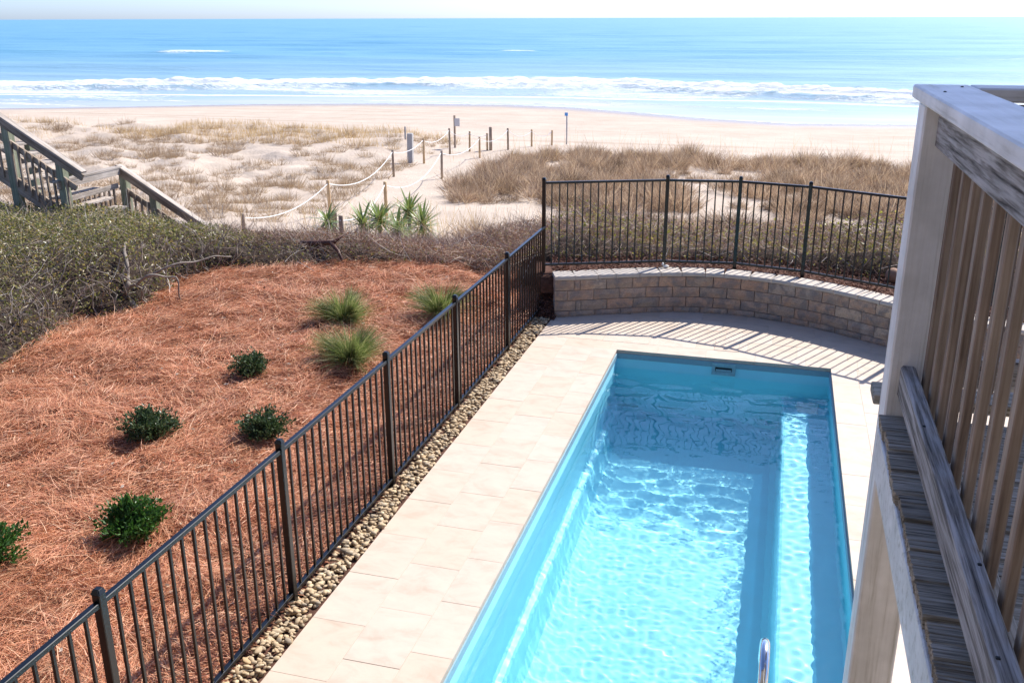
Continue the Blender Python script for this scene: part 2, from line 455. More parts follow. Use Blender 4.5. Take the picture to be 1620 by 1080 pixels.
M['shell'] = plain('pool_shell_gelcoat', (.33, .76, .87), .4, 0, .5, .03, 3)
M['skimmer'] = plain('skimmer_face', (.25, .40, .45), .4)
M['dark'] = plain('shade_and_nail_black', (.01, .012, .014), .7)
M['white_plastic'] = plain('white_plastic', (.84, .85, .85), .4)
M['roof'] = plain('roof_shingle', (.16, .15, .14), .9)
M['shellwhite'] = plain('bleached_shell', (.75, .71, .64), .7)
M['brown_stone'] = plain('brown_round_stone', (.30, .17, .11), .8)

def mat_water():
    m, n, b, out = new_mat('pool_water')
    n.nodes.remove(b)
    g = nd(n, 'ShaderNodeBsdfGlass', IOR=1.333, Roughness=0.0)
    g.inputs['Color'].default_value = (.90, .985, 1.0, 1)
    n.links.new(g.outputs[0], out.inputs[0]); return m
M['water'] = mat_water()

# ------------------------------------------------------------------ terrain
ZP_Y = [13, 15, 17, 20, 24, 28, 33, 38, 44, 50, 54, 58, 64, 75]
ZP_Z = [.3, .15, -.3, -1.0, -1.55, -1.95, -2.2, -2.45, -2.7, -2.75, -2.9, -3.4, -3.8, -4.1]
SHX = np.array([-200, -77.6, -66.3, -54.9, -42, -28.4, -21.3, -14.2, -7.8, .5, 10.9, 80])
SHY = np.array([70, 81.4, 86.4, 92.3, 96.3, 98, 96.7, 92.8, 88.8, 85.9, 87.5, 92])
SEA = -4.6
def shore(x): return np.interp(x, SHX, SHY)
def path_left(y): return np.interp(y, [14, 21.7, 26.5, 38, 43.6, 47.5, 60], [-12.0, -13.4, -13.4, -16.1, -16.8, -17.2, -18])
def path_right(y): return np.interp(y, [14, 22, 26.8, 30, 34, 38, 46.4, 50, 54, 60], [-9.5, -10.5, -11.6, -11.4, -12.6, -13.5, -14.0, -13.6, -12, -11])
def zprof(y): return np.interp(y, ZP_Y, ZP_Z)
def ht(x, y):
    x = np.asarray(x, float); y = np.asarray(y, float)
    z = zprof(y)
    ys = shore(x)
    beach = -4.1 - .5 * (y - 70) / np.maximum(ys - 70, 4)
    z = np.where(y > 70, np.where(y > ys, SEA - (y - ys) * .03, beach), z)
    z = np.where((y > 64) & (y <= 70), np.interp(y, [64, 70], [-3.8, -4.1]), z)
    L = sst(.4, 4, path_left(y) - x) * sst(22, 27, y)
    z = z + L * (.42 * sst(40, 51, y) * (1 - sst(53, 60, y)) + .42 * (fbm(x * .16, y * .2, 1, 3) - .5) * (1 - sst(56, 62, y)))
    z = z + L * (.70 * (fbm(x * .6, y * .75, 2, 4) - .5) * (1 - sst(55, 60, y)))
    Rm = sst(.3, 3, x - path_right(y)) * sst(26, 31, y) * (1 - sst(47, 54, y))
    z = z + Rm * (.28 * fbm(x * .25, y * .25, 3, 3))
    z = z - .34 * (1 - sst(14.4, 17.5, y)) * (1 - sst(-3.6, -3.1, x))
    wb = sst(-3.4, -2.9, x) * (1 - sst(13.8, 16.5, y))
    z = z * (1 - wb) + .5 * wb
    z = z + .02 * (fbm(x * 2.2, y * 2.2, 4, 2) - .5)
    return z

xs = np.concatenate([np.linspace(-260, -62, 50), np.arange(-61.5, 22, .32), np.linspace(22.5, 160, 40)])
ys = np.concatenate([np.arange(13.9, 56, .26), np.arange(56, 102, .8)])
V, F = grid(xs, ys, ht)
me = np_mesh('dune_sand', V, F, M['sand'], True)
a = me.attributes.new('wet', 'FLOAT', 'POINT')
a.data.foreach_set('value', sst(-7, -.5, V[:, 1] - shore(V[:, 0])).astype(np.float32))
tag(obj('dune_sand', me), kind='structure')
V, F = grid(np.linspace(-300, 200, 26), np.linspace(-60, 60, 16), lambda X, Y: np.full_like(X, -6.2))
tag(obj('subsoil', np_mesh('subsoil', V, F, M['sand'])), kind='structure')

# ------------------------------------------------------------------ sea
CRX = np.array([-160, -105, -80, -56, -39, -20.5, -3.5, 14, 60]); CRY = np.array([96, 111, 118.3, 129.4, 134.8, 133.3, 126, 117.7, 112])
FRX = np.array([-160, -92, -68, -45, -31, -16.6, -2.8, 13, 60]); FRY = np.array([88, 97, 100.7, 104.2, 106.8, 108.4, 107.4, 105.5, 104])
def sea_grid():
    rows = np.concatenate([np.arange(68, 150, .42), 150 * 1.018 ** np.arange(1, 290)])
    ang = np.radians(np.linspace(-62, 34, 420))
    A, Rr = np.meshgrid(np.tan(ang), rows)
    X = A * Rr; Y = Rr
    cr = np.interp(X, CRX, CRY) + 2.2 * (fbm(X * .08, X * 0 + 3, 5, 3) - .5) * 2
    fr = np.interp(X, FRX, FRY) + 3.0 * (fbm(X * .06, X * 0 + 9, 6, 3) - .5)
    sh = shore(X) + 2.5 * (fbm(X * .05, X * 0 + 1, 2, 3) - .5)
    dc = Y - cr
    amp = .35 + .65 * fbm(X * .05, Y * .01 + 2, 3, 3)
    Z = np.full_like(X, SEA)
    br = fbm(X * .7, Y * .9, 1, 4)
    Z += 1.05 * amp * np.exp(-np.where(dc < 0, dc / 1.6, dc / 5.0) ** 2) * (.45 + 1.1 * br)      # the breaking crest
    Z += .6 * np.exp(-((dc + 9 + 3 * (fbm(X * .07, X * 0, 7, 2) - .5)) / 1.8) ** 2) * (.4 + br)  # white water in front of it
    off = sst(5, 30, dc)
    for lam, am, th, s in ((34, .34, .03, 1), (23, .22, -.10, 2), (14, .13, .16, 3), (9, .07, -.22, 4)):
        k = 2 * np.pi / lam
        ph = k * (np.cos(th) * Y + np.sin(th) * X) + 5 * fbm(X * .012, Y * .012, s, 2)
        Z += off * (1 - sst(900, 2500, Y)) * am * (.4 + fbm(X * .02, Y * .03, s, 2)) * (np.exp(np.sin(ph) - 1) * 2 - .9)
    foam = np.zeros_like(X)
    foam = np.maximum(foam, .98 * np.exp(-np.where(dc < 0, dc / 4.2, dc / 1.2) ** 2) * (.62 + .45 * amp))
    foam = np.maximum(foam, (.16 + .62 * fbm(X * .06, Y * .25, 4, 4)) * sst(0, 4, Y - fr) * (1 - sst(-2, 1, dc)))
    foam = np.maximum(foam, .80 * np.exp(-((Y - fr - .8) / 1.1) ** 2))
    foam = np.maximum(foam, .50 * sst(.57, .75, fbm(X * .05, Y * .22, 5, 4)) * sst(-3, 3, Y - sh) * (1 - sst(-1, 3, Y - fr)))
    foam = np.maximum(foam, .74 * np.exp(-((Y - sh - .3) / .35) ** 2) * sst(.35, .6, fbm(X * .09, X * 0 + 4, 1, 3)))
    for cx, cyy, wx, wy, st in ((-149, 224, 13, 3.6, .78), (-147, 214, 7, 1.5, .8), (-174, 194, 8, 1.4, .78), (-68, 247, 6, 2.5, .66), (-112, 231, 5, 1.4, .62)):
        q = np.exp(-((X - cx) / wx) ** 4 - ((Y - cyy) / wy) ** 2)
        foam = np.maximum(foam, st * q); Z += .5 * q
    for cx, cyy, wx, wy, hh in ((-150, 226, 34, 6, .8), (-130, 206, 36, 6, .5), (-112, 160, 30, 5, .5), (10, 230, 40, 7, .6), (-30, 190, 30, 6, .45), (-70, 176, 24, 5, .4)):
        Z += hh * np.exp(-((X - cx) / wx) ** 2 - ((Y - cyy) / wy) ** 2)
    shl = np.interp(Y - sh, [-30, 0, 6, 12, 24, 60, 150], [1, 1, .95, .62, .42, .22, 0])
    n0, n1 = X.shape
    i, j = np.meshgrid(np.arange(n1 - 1), np.arange(n0 - 1)); q = (j * n1 + i).ravel()
    me = np_mesh('sea', np.stack([X, Y, Z], -1).reshape(-1, 3), np.stack([q, q + 1, q + n1 + 1, q + n1], 1), M['sea'], True)
    for nm, val in (('foam', foam), ('shallow', shl)):
        at = me.attributes.new(nm, 'FLOAT', 'POINT'); at.data.foreach_set('value', val.astype(np.float32).ravel())
    return me
tag(obj('sea', sea_grid()), kind='structure')

# ------------------------------------------------------------------ pine straw bed
def hz(x, y):     # straw surface
    x = np.asarray(x, float); y = np.asarray(y, float)
    z = .012 + .13 * sst(-3.6, -9, x) * 0 + .13 * (1 - sst(-9, -3.6, x)) + .10 * sst(10.5, 14, y)
    w = sst(0, .35, -3.2 - x)
    z = z + w * (.15 * (fbm(x * 1.1, y * 1.1, 1, 3) - .45) + .11 * (fbm(x * 3.4, y * 3.4, 3, 2) - .5))
    return np.where(y > 14.6, z - (y - 14.6) * .35, z)
V, F = grid(np.arange(-24, -3.19, .09), np.arange(1.0, 16.6, .09), hz)
tag(obj('pine_straw_bed', np_mesh('pine_straw_bed', V, F, M['straw_ground'], True)), kind='structure')

def straw():
    N = 250000
    y = 3.2 + (14.9 - 3.2) * rng.random(N) ** .92
    xl = np.maximum(-1.05 * y - 2.6, -13)
    x = xl + (-3.22 - xl) * rng.random(N)
    th = 2 * np.pi * fbm(x * .9, y * .9, 5, 2) * 2.0 + rng.normal(0, .75, N)
    el = rng.normal(.10, .24, N)
    D = np.stack([np.cos(th) * np.cos(el), np.sin(th) * np.cos(el), np.sin(el)], 1)
    z = hz(x, y) + rng.random(N) ** 1.5 * .045 + .004
    L = rng.uniform(.11, .27, N); W = rng.uniform(.003, .006, N)
    b = np.stack([rng.normal(0, .035, N), rng.normal(0, .035, N), -np.abs(rng.normal(.012, .02, N))], 1)
    P = np.stack([x, y, z], 1) - D * (L * .5)[:, None] * np.array([1, 1, .3])
    return ribbons(P, D, L, W, b, 2, .5, np.tile([0, 0, 1.], (N, 1)) + rng.normal(0, .5, (N, 3)))
V, F = straw()
tag(obj('pine_straw', np_mesh('pine_straw', V, F, M['needle'])), 'rust coloured pine needles strewn over the sloping planting bed', 'pine straw', kind='stuff')

def litter():
    n = 420
    y = rng.uniform(4, 14, n); x = rng.uniform(-9, -3.4, n); z = hz(x, y) + .05
    th = rng.random(n) * 6.28; D = unit(np.stack([np.cos(th), np.sin(th), rng.normal(.1, .2, n)], 1))
    return leaves(np.stack([x, y, z], 1), D, rng.uniform(.03, .075, n), rng.uniform(.015, .035, n))
V, F = litter()
M['litter'] = foliage('fallen_leaf', [(.10, .05, .03), (.20, .11, .06), (.55, .47, .36), (.30, .18, .10), (.62, .56, .47)], .7, .2)
tag(obj('leaf_litter', np_mesh('leaf_litter', V, F, M['litter'])), 'scattered dry leaves and bark flakes on the pine straw', 'leaf litter', kind='stuff')

# ------------------------------------------------------------------ pool deck of travertine tiles round the pool
PX0, PX1, PY0, PY1 = -1.83, .80, 3.3, 11.42
deck = thing('pool_deck', None, None, (0, 7, 0), kind='structure')
WALLX = np.array([-2.93, -2.65, -2.36, -1.88, -1.37, -.83, -.29, .23, .735, 1.13, 1.56, 2.1, 2.7, 3.3])
WALLY = np.array([12.52, 12.66, 12.83, 13.03, 13.26, 13.345, 13.33, 13.17, 12.95, 12.70, 12.39, 12.02, 11.7, 11.5])
def joint_bed():
    P = []
    for x0, x1, y0, y1 in ((-2.95, PX0, 1.4, 13.0), (PX1, 3.4, 1.4, 11.9), (PX0, PX1, PY1, 13.6), (PX0, PX1, 1.4, PY0), (PX1, 2.6, 11.9, 12.6)):
        P.append((x0, x1, y0, y1))
    V, F = [], []
    for x0, x1, y0, y1 in P:
        b = len(V)
        V += [(x0, y0, -.0035), (x1, y0, -.0035), (x1, y1, -.0035), (x0, y1, -.0035)]; F.append((b, b + 1, b + 2, b + 3))
    return np_mesh('joint_bed', V, F, M['grout'])
obj('joint_bed', joint_bed(), deck)
def tile(x0, x1, y0, y1):
    g = .0010
    o = box('tile', x0 + g, x1 - g, y0 + g, y1 - g, -.045, 0 + random.uniform(-.0012, .0012), M['tile'], deck, .0012)
def tcol(x0, x1, y0, y1, off, L=.61):
    y = y0 - (off % L)
    while y < y1:
        a_, b_ = max(y, y0), min(y + L, y1)
        if b_ - a_ > .04: tile(x0, x1, a_, b_)
        y += L
def trow(y0, y1, x0, x1, off, L=.61):
    x = x0 - (off % L)
    while x < x1:
        a_, b_ = max(x, x0), min(x + L, x1)
        if b_ - a_ > .04: tile(a_, b_, y0, y1)
        x += L
tcol(-2.95, -2.54, 2.0, 11.42, (2.0 - 5.15)); tcol(-2.54, -2.13, 2.0, 11.42, (2.0 - 4.78)); tcol(-2.13, PX0, 2.0, 11.42, (2.0 - 4.97))
tcol(PX1, 1.10, 2.0, 11.42, .2); tcol(1.10, 1.46, 2.0, 11.42, .45); tcol(1.46, 1.87, 2.0, 11.42, .1); tcol(1.87, 2.48, 2.0, 11.42, .33); tcol(2.48, 3.09, 2.0, 11.42, .05)
trow(11.42, 11.73, -2.95, 3.1, .2); trow(11.73, 12.14, -2.95, -.625, .35); trow(11.73, 12.14, -.315, 3.1, .5)
tile(-.625, -.315, 12.045, 12.14)
trow(12.14, 12.55, -2.90, 1.6, .05); trow(12.55, 12.96, -2.6, 1.3, .42); trow(12.96, 13.37, -1.9, .7, .2)
trow(12.14, 12.30, 1.6, 2.2, .0)
lid = tag(box('skimmer_lid', -.622, -.318, 11.733, 12.042, -.04, .003, M['tile'], None, .003), 'square stone access lid set flush in the deck behind the pool skimmer', 'lid')

# ------------------------------------------------------------------ swimming pool
pool = thing('swimming_pool', 'long rectangular plunge pool of clear blue water with a side bench', 'pool', (-.5, 7.4, 0))
WL = -.24
FL, BZ, BX, LZ, LX = -1.70, -.72, .27, -1.32, -1.74
def basin(name, prof, ends):
    """a run of the moulded shell: its cross-section (x, z) drawn along the pool, with end walls where asked"""
    n = len(prof)
    V = [(x, PY0, z) for x, z in prof] + [(x, PY1, z) for x, z in prof]
    F = [(i, i + 1, n + i + 1, n + i) for i in range(n - 1)]
    me = bpy.data.meshes.new(name)
    if ends:
        k = len(V); V += [(PX0, PY0, -.10), (PX0, PY1, -.10), (PX1, PY0, -.10), (PX1, PY1, -.10)]
        F += [(k, k + 2, k + 6, k + 4), (k + 1, k + 3, k + 7, k + 5)]; V += [(PX0, PY0, FL - .01), (PX0, PY1, FL - .01), (PX1, PY0, FL - .01), (PX1, PY1, FL - .01)]
    me.from_pydata(V, [], F); me.update(); me.materials.append(M['shell'])
    return me
shell = obj('shell', basin('shell', [(LX + .04, FL + .16), (LX + .09, FL + .06), (LX + .22, FL), (BX - .09, FL), (BX - .03, FL + .03), (BX - .01, FL + .10), (BX, BZ - .03)], True), pool)
side = obj('side_wall', basin('side_wall', [(PX0, -.10), (PX0, LZ + .02), (PX0 + .02, LZ), (LX - .02, LZ - .015), (LX, LZ - .035), (LX + .04, FL + .16)], False), pool)
bench = obj('bench', basin('bench', [(BX, BZ - .03), (BX + .012, BZ - .008), (BX + .035, BZ), (PX1 - .03, BZ), (PX1 - .006, BZ + .02), (PX1, BZ + .06), (PX1, -.10)], False), pool)
def band_mesh():
    V, F = [], []
    c = [(PX0, PY0), (PX1, PY0), (PX1, PY1), (PX0, PY1)]
    t = .012
    i_ = [(PX0 + t, PY0 + t), (PX1 - t, PY0 + t), (PX1 - t, PY1 - t), (PX0 + t, PY1 - t)]
    for (x, y), (xi, yi) in zip(c, i_): V += [(x, y, -.044), (xi, yi, -.044), (xi, yi, -.112), (x, y, -.112)]
    for k in range(4):
        a_, b_ = 4 * k, 4 * ((k + 1) % 4)
        F += [(a_, b_, b_ + 1, a_ + 1), (a_ + 1, b_ + 1, b_ + 2, a_ + 2), (a_ + 2, b_ + 2, b_ + 3, a_ + 3)]
    return np_mesh('rim_band', V, F, M['shell_band'])
band = obj('rim_band', band_mesh(), pool)
def water_mesh():
    s = .015; WAVE = .00027
    nx = int((PX1 - PX0) / s); ny = int((PY1 - PY0) / s)
    X, Y = np.meshgrid(np.linspace(PX0, PX1, nx), np.linspace(PY0, PY1, ny))
    Z = np.full_like(X, WL)
    rg = np.random.default_rng(11)
    env = .55 + .9 * fbm(X * .8, Y * .8, 2, 3)
    env = env * (.8 + 2.0 * sst(10.2, 11.3, Y))
    for k in range(70):
        lam = 10 ** rg.uniform(np.log10(.06), np.log10(.27)); th = rg.normal(1.35, .8); kk = 2 * np.pi / lam
        Z += env * WAVE * lam ** .9 * np.sin(kk * (np.cos(th) * X + np.sin(th) * Y) + rg.uniform(0, 6.28))
    breeze = (.06 + sst(9.0, 10.8, Y)) * (.5 + fbm(X * 1.2, Y * 1.2, 6, 2))   # wind ruffles the far end
    for k in range(36):
        lam = rg.uniform(.16, .42); th = rg.normal(1.5, .5); kk = 2 * np.pi / lam
        Z += breeze * .00085 * lam / .3 * np.sin(kk * (np.cos(th) * X + np.sin(th) * Y) + rg.uniform(0, 6.28))
    chop = (.5 + fbm(X * 2, Y * 2, 4, 2)) * sst(.30, .55, X)          # chop thrown back by the bench side
    for k in range(40):
        lam = rg.uniform(.085, .17); th = rg.uniform(0, 6.28); kk = 2 * np.pi / lam
        Z += chop * .00016 * np.sin(kk * (np.cos(th) * X + np.sin(th) * Y) + rg.uniform(0, 6.28))
    i, j = np.meshgrid(np.arange(nx - 1), np.arange(ny - 1)); q = (j * nx + i).ravel()
    return np_mesh('water', np.stack([X, Y, Z], -1).reshape(-1, 3), np.stack([q, q + 1, q + nx + 1, q + nx], 1), M['water'], True)
water = obj('water', water_mesh(), pool)
water.cycles.is_caustics_caster = True
# skimmer mouth in the far wall
def frame_mesh(name, x0, x1, z0, z1, t, y0, y1, m):
    V, F = [], []
    for y in (y0, y1):
        V += [(x0, y, z0), (x1, y, z0), (x1, y, z1), (x0, y, z1), (x0 + t, y, z0 + t), (x1 - t, y, z0 + t), (x1 - t, y, z1 - t), (x0 + t, y, z1 - t)]
    for k in range(4):
        l = (k + 1) % 4
        F += [(k, l, 4 + l, 4 + k), (8 + k, 8 + l, 12 + l, 12 + k), (k, l, 8 + l, 8 + k), (4 + k, 4 + l, 12 + l, 12 + k)]
    return np_mesh(name, V, F, m)
sk = obj('skimmer', frame_mesh('skimmer', -.615, -.325, -.205, -.05, .042, PY1 - .034, PY1 - .002, M['skimmer']), pool)
so = obj('mouth_shade', np_mesh('mouth_shade', [(-.573, PY1 - .008, -.163), (-.367, PY1 - .008, -.163), (-.367, PY1 - .008, -.092), (-.573, PY1 - .008, -.092)], [(0, 1, 2, 3)], M['dark']), sk, None)  # flat near-black sheet; the mouth's inner shade is painted on
so.location = (0, 0, 0)
flap = obj('flap', box_mesh('flap', .19, .006, .03, M['skimmer'], .002), sk, None); flap.location = (-.47, PY1 - .02, -.148)
plate = tag(box('pale_patch', .44, .69, 11.0, 11.28, BZ + .004, BZ + .02, M['white_plastic'], None, .006), 'thin white square marking a pale patch under water on the far end of the bench', 'plate')  # thin white slab standing for a pale square patch
for o in (shell, side, bench, band, sk, plate): o.cycles.is_caustics_receiver = True
# stainless grab rail
hp = []
for t in np.linspace(0, 1, 9): hp.append((.142, 4.68, -.6 + t * 1.22))
for t in np.linspace(0, math.pi, 17)[1:]: hp.append((.142, 4.50 + .18 * math.cos(t), .62 + .205 * math.sin(t)))
for t in np.linspace(0, 1, 12)[1:]: hp.append((.142, 4.32 - .95 * t, .62 - .62 * t ** 1.4))
hr = tag(obj('grab_rail', tube_mesh('grab_rail', hp, .027, M['steel'], 16)), 'bent stainless steel grab rail at the near end of the pool', 'handrail')

# ------------------------------------------------------------------ pebble strip
ps = thing('pebble_strip', None, None, (-3.06, 7.5, 0), kind='structure')
V, F = grid(np.linspace(-3.23, -2.95, 6), np.arange(1.5, 13.05, .1), lambda X, Y: np.full_like(X, -.012))
obj('strip_bed', np_mesh('strip_bed', V, F, M['mulch']), ps)
def ico(seed):
    bm = bmesh.new(); bmesh.ops.create_icosphere(bm, subdivisions=1, radius=1)
    rg = np.random.default_rng(seed)
    for v in bm.verts: v.co *= rg.uniform(.80, 1.16)
    V = np.array([v.co[:] for v in bm.verts]); F = np.array([[v.index for v in f.verts] for f in bm.faces]); bm.free()
    return V, F
PEB = [ico(s) for s in range(6)]
PEBM = [np_mesh('pebble', v, f, M['pebble'], True) for v, f in PEB]
pts = []
yy = 3.9
while yy < 12.8:
    for k in range(13):
        w = .20 + .06 * (yy > 11.8)
        pts.append((random.uniform(-2.965 - w, -2.965), yy + random.uniform(0, .07), random.uniform(-.004, .026)))
    yy += .054
pts.sort(key=lambda p: p[1])
rest = []
for i, (x, y, z) in enumerate(pts):
    s = random.choice((.012, .015, .017, .02, .023, .028)) * random.uniform(.9, 1.1); S = (s * random.uniform(1, 1.7), s * random.uniform(.75, 1.1), s * random.uniform(.45, .75))
    r = random.uniform(0, 6.28)
    if i < 300:
        o = bpy.data.objects.new('pebble', PEBM[i % 6]); link(o, ps); o.location = Vector((x, y, z)) - ps.location
        o.scale = S; o.rotation_euler = (random.uniform(-.6, .6), random.uniform(-.6, .6), r)
    else:
        v, f = PEB[i % 6]; v = v * np.array(S); c, s_ = math.cos(r), math.sin(r)
        rest.append((np.stack([v[:, 0] * c - v[:, 1] * s_ + x, v[:, 0] * s_ + v[:, 1] * c + y, v[:, 2] + z], 1), f))
V, F = join(rest)
tag(obj('pebble_fill', np_mesh('pebble_fill', V, F, M['pebble'], True), ps), kind='stuff')

# ------------------------------------------------------------------ curved retaining wall
wall = thing('retaining_wall', 'low curved wall of tan and grey split stone blocks behind the pool', 'wall', (-.5, 13, 0))
dense = np.linspace(WALLX[0], WALLX[-1], 2000)
def smooth_y(x):
    y = np.interp(x, WALLX, WALLY); k = np.ones(241) / 241
    return np.convolve(np.pad(y, 120, mode='edge'), k, 'valid')
dy = smooth_y(dense)
arc = np.concatenate([[0], np.cumsum(np.hypot(np.diff(dense), np.diff(dy)))])
def wpt(s):
    return Vector((float(np.interp(s, arc, dense)), float(np.interp(s, arc, dy)), 0))
def wblock(name, s0, s1, z0, z1, depth, m, over=0.0, rough=.008, g=.0034):
    a_, b_ = wpt(s0 + g), wpt(s1 - g); t = (b_ - a_); L = t.length; t.normalize(); nrm = Vector((-t.y, t.x, 0))
    nx, nz = (5, 3)
    V, F = [], []
    rg = random.Random(int(s0 * 1000 + z0 * 7777))
    off = rg.uniform(-.003, .004)
    for j in range(nz):
        for i in range(nx):
            edge = i in (0, nx - 1) or j in (0, nz - 1)
            d = (.010 if edge else -rg.uniform(0, rough) - .001) + off
            V.append(((i / (nx - 1) - .5) * L, d - over, z0 + g + (z1 - z0 - 2 * g) * j / (nz - 1)))
    b = len(V)
    for j in range(nz - 1):
        for i in range(nx - 1): F.append((j * nx + i, j * nx + i + 1, (j + 1) * nx + i + 1, (j + 1) * nx + i))
    hw = L / 2
    V += [(-hw, depth, z0 + g), (hw, depth, z0 + g), (hw, depth, z1 - g), (-hw, depth, z1 - g)]
    top = [(nz - 1) * nx + i for i in range(nx)]; bot = list(range(nx))
    F += [tuple(top) + (b + 2, b + 3), tuple(bot[::-1]) + (b, b + 1), (0, nx, 2 * nx, b + 3, b)[::-1], (nx - 1, b + 1, b + 2, 3 * nx - 1, 2 * nx - 1)[::-1], (b + 1, b, b + 3, b + 2)]
    me = bpy.data.meshes.new(name); me.from_pydata(V, [], F); me.update(); me.materials.append(m)
    bm = bmesh.new(); bm.from_mesh(me); bmesh.ops.recalc_face_normals(bm, faces=bm.faces); bm.to_mesh(me); bm.free()
    o = bpy.data.objects.new(name, me); link(o, wall)
    c = (a_ + b_) / 2
    o.matrix_local = Matrix.Translation(c - wall.location) @ Matrix((t, nrm, Vector((0, 0, 1)))).transposed().to_4x4()
    return o
SMAX = arc[-1] - .02
zc = [-.02, .085, .235, .385, .535]
starts = [[.21], [.30, .385], [.185], [.28, .37]]
for r in range(4):
    s = 0.0; cuts = [0.0] + starts[r]
    s = cuts[-1]
    while s < SMAX: s += .385; cuts.append(min(s, SMAX))
    for a_, b_ in zip(cuts[:-1], cuts[1:]):
        if b_ - a_ > .03: wblock('block', a_, b_, zc[r], zc[r + 1], .22, M['block'])
s = 0.0; k = 0
while s < SMAX - .05:
    L = [.30, .33, .26, .35, .31][k % 5]; e = min(s + L, SMAX)
    wblock('cap_stone', s, e, .5365, .60, .31, M['cap'], .012, .006); s = e; k += 1
obj('fill', np_mesh('fill', *(lambda A: (A[0], A[1]))(grid(np.linspace(0, SMAX, 60), [0, 1], lambda X, Y: X * 0)), None), wall) if False else None
# raised mulch bed behind the wall
def mulch():
    ss = np.linspace(-.25, SMAX, 70); V = []
    for s in ss:
        p = wpt(max(s, 0)); q = wpt(max(s, 0) + .02); t = (q - p).normalized(); nrm = Vector((-t.y, t.x, 0))
        p = p + t * min(s, 0)
        for d, z in ((.20, .30), (.215, .53), (.45, .56), (.8, .57), (1.3, .50), (2.2, .2)):
            V.append(p + nrm * d + Vector((0, 0, z + .03 * (float(fbm(p.x * 4, d * 4, 2, 3)) - .5))))
    n = 6
    F = [(i * n + j, (i + 1) * n + j, (i + 1) * n + j + 1, i * n + j + 1) for i in range(len(ss) - 1) for j in range(n - 1)]
    return np_mesh('mulch_bed', V, F, M['mulch'], True)
tag(obj('mulch_bed', mulch()), kind='structure')
def mulch_bits():
    N = 9000
    s = rng.random(N) * SMAX; d = rng.uniform(.24, 1.3, N)
    x = np.interp(s, arc, dense); y = np.interp(s, arc, dy)
    t = np.stack([np.interp(s + .05, arc, dense) - x, np.interp(s + .05, arc, dy) - y], 1); t /= np.linalg.norm(t, axis=1)[:, None] + 1e-9
    P = np.stack([x - t[:, 1] * d, y + t[:, 0] * d, np.full(N, .575) + rng.random(N) * .02], 1)
    n2 = 2500                                       # the red mulch at the wall's left end
    P2 = np.stack([rng.uniform(-3.22, -2.93, n2), rng.uniform(12.45, 13.3, n2), rng.random(n2) * .03], 1); P2[:, 2] += np.interp(P2[:, 1], [12.5, 13.3], [.02, .42])
    P = np.vstack([P, P2]); N += n2
    th = rng.random(N) * 6.28; el = rng.normal(0, .35, N)
    D = np.stack([np.cos(th) * np.cos(el), np.sin(th) * np.cos(el), np.sin(el)], 1)
    return ribbons(P, D, rng.uniform(.02, .07, N), rng.uniform(.006, .016, N), None, 1, .3)
V, F = mulch_bits()
M['mulch_chip'] = foliage('mulch_chip', [(.10, .04, .03), (.18, .08, .055), (.26, .13, .09), (.07, .035, .028)], .8, .1)
tag(obj('mulch_chips', np_mesh('mulch_chips', V, F, M['mulch_chip'])), 'red brown bark mulch behind the curved wall', 'mulch', kind='stuff')
V, F = grid(np.linspace(-3.24, -2.9, 6), np.linspace(12.4, 14.2, 12), lambda X, Y: np.interp(Y, [12.4, 12.7, 13.4, 14.2], [-.01, .05, .42, .45]))
tag(obj('bank', np_mesh('bank', V, F, M['mulch'], True)), kind='structure')

# ------------------------------------------------------------------ black aluminium fences
def post(parent, x, y, z0, z1):
    o = obj('post', box_mesh('post', .05, .05, z1 - z0, M['black'], .004), parent, (x, y, (z0 + z1) / 2))
    c = bpy.data.objects.new('cap', CAPM); link(c, o); c.location = (0, 0, (z1 - z0) / 2)
    return o
def cap_mesh():
    bm = bmesh.new(); bmesh.ops.create_cube(bm, size=1)
    for v in bm.verts:
        k = .6 if v.co.z > 0 else 1
        v.co = Vector((v.co.x * .06 * k, v.co.y * .06 * k, .012 + (v.co.z) * .028))
    bmesh.ops.bevel(bm, geom=list(bm.edges), offset=.004, segments=2, affect='EDGES')
    me = bpy.data.meshes.new('cap'); bm.to_mesh(me); bm.free(); me.materials.append(M['black']); return me
CAPM = cap_mesh()
PICK = {}
def panel(parent, a, b, zt, zb, npk):
    a = Vector(a); b = Vector(b); t = (b - a).normalized()
    a2, b2 = a + t * .025, b - t * .025
    for nm, z, h in (('top_rail', zt, .032), ('bottom_rail', zb, .030)):
        beam(nm, a2 + Vector((0, 0, z)), b2 + Vector((0, 0, z)), .036, h, M['black'], parent, .003)
    L = (b - a).length; ang = math.atan2(t.y, t.x)
    for i in range(npk):
        p = a + t * (L * (i + 1) / (npk + 1))
        key = round(zt - zb, 3)
        if key not in PICK: PICK[key] = box_mesh('picket', .018, .018, zt - zb - .034, M['black'], .0015)
        o = bpy.data.objects.new('picket', PICK[key]); link(o, parent)
        o.location = p + Vector((0, 0, (zt + zb) / 2)) - parent.location; o.rotation_euler.z = ang
        sc_ = bpy.data.objects.new('screw', SCREW); link(sc_, o); sc_.location = (0, -.0105, (zt - zb) / 2 - .004)
SCREW = box_mesh('screw', .008, .018, .008, M['black'], .002)
FX = -3.165
fy = [1.53, 3.41, 5.275, 7.144, 8.985, 10.96, 12.90]
fA = thing('metal_fence', 'long black metal picket fence between the pine straw and the pebble strip', 'fence', (FX, 7.2, 0))
for y in fy[:-1]: post(fA, FX, y, -.05, 1.285)
for y0, y1 in zip(fy[:-1], fy[1:]): panel(fA, (FX, y0, 0), (FX, y1, 0), 1.225, .085, 15)
fB = thing('metal_fence', 'black metal picket fence standing on the curved stone wall behind the pool', 'fence', (-.5, 13.3, .6))
BP = [(FX - .02, 12.93), (-1.53, 13.6), (-.52, 13.735), (.425, 13.52), (2.04, 12.72), (3.3, 12.1)]
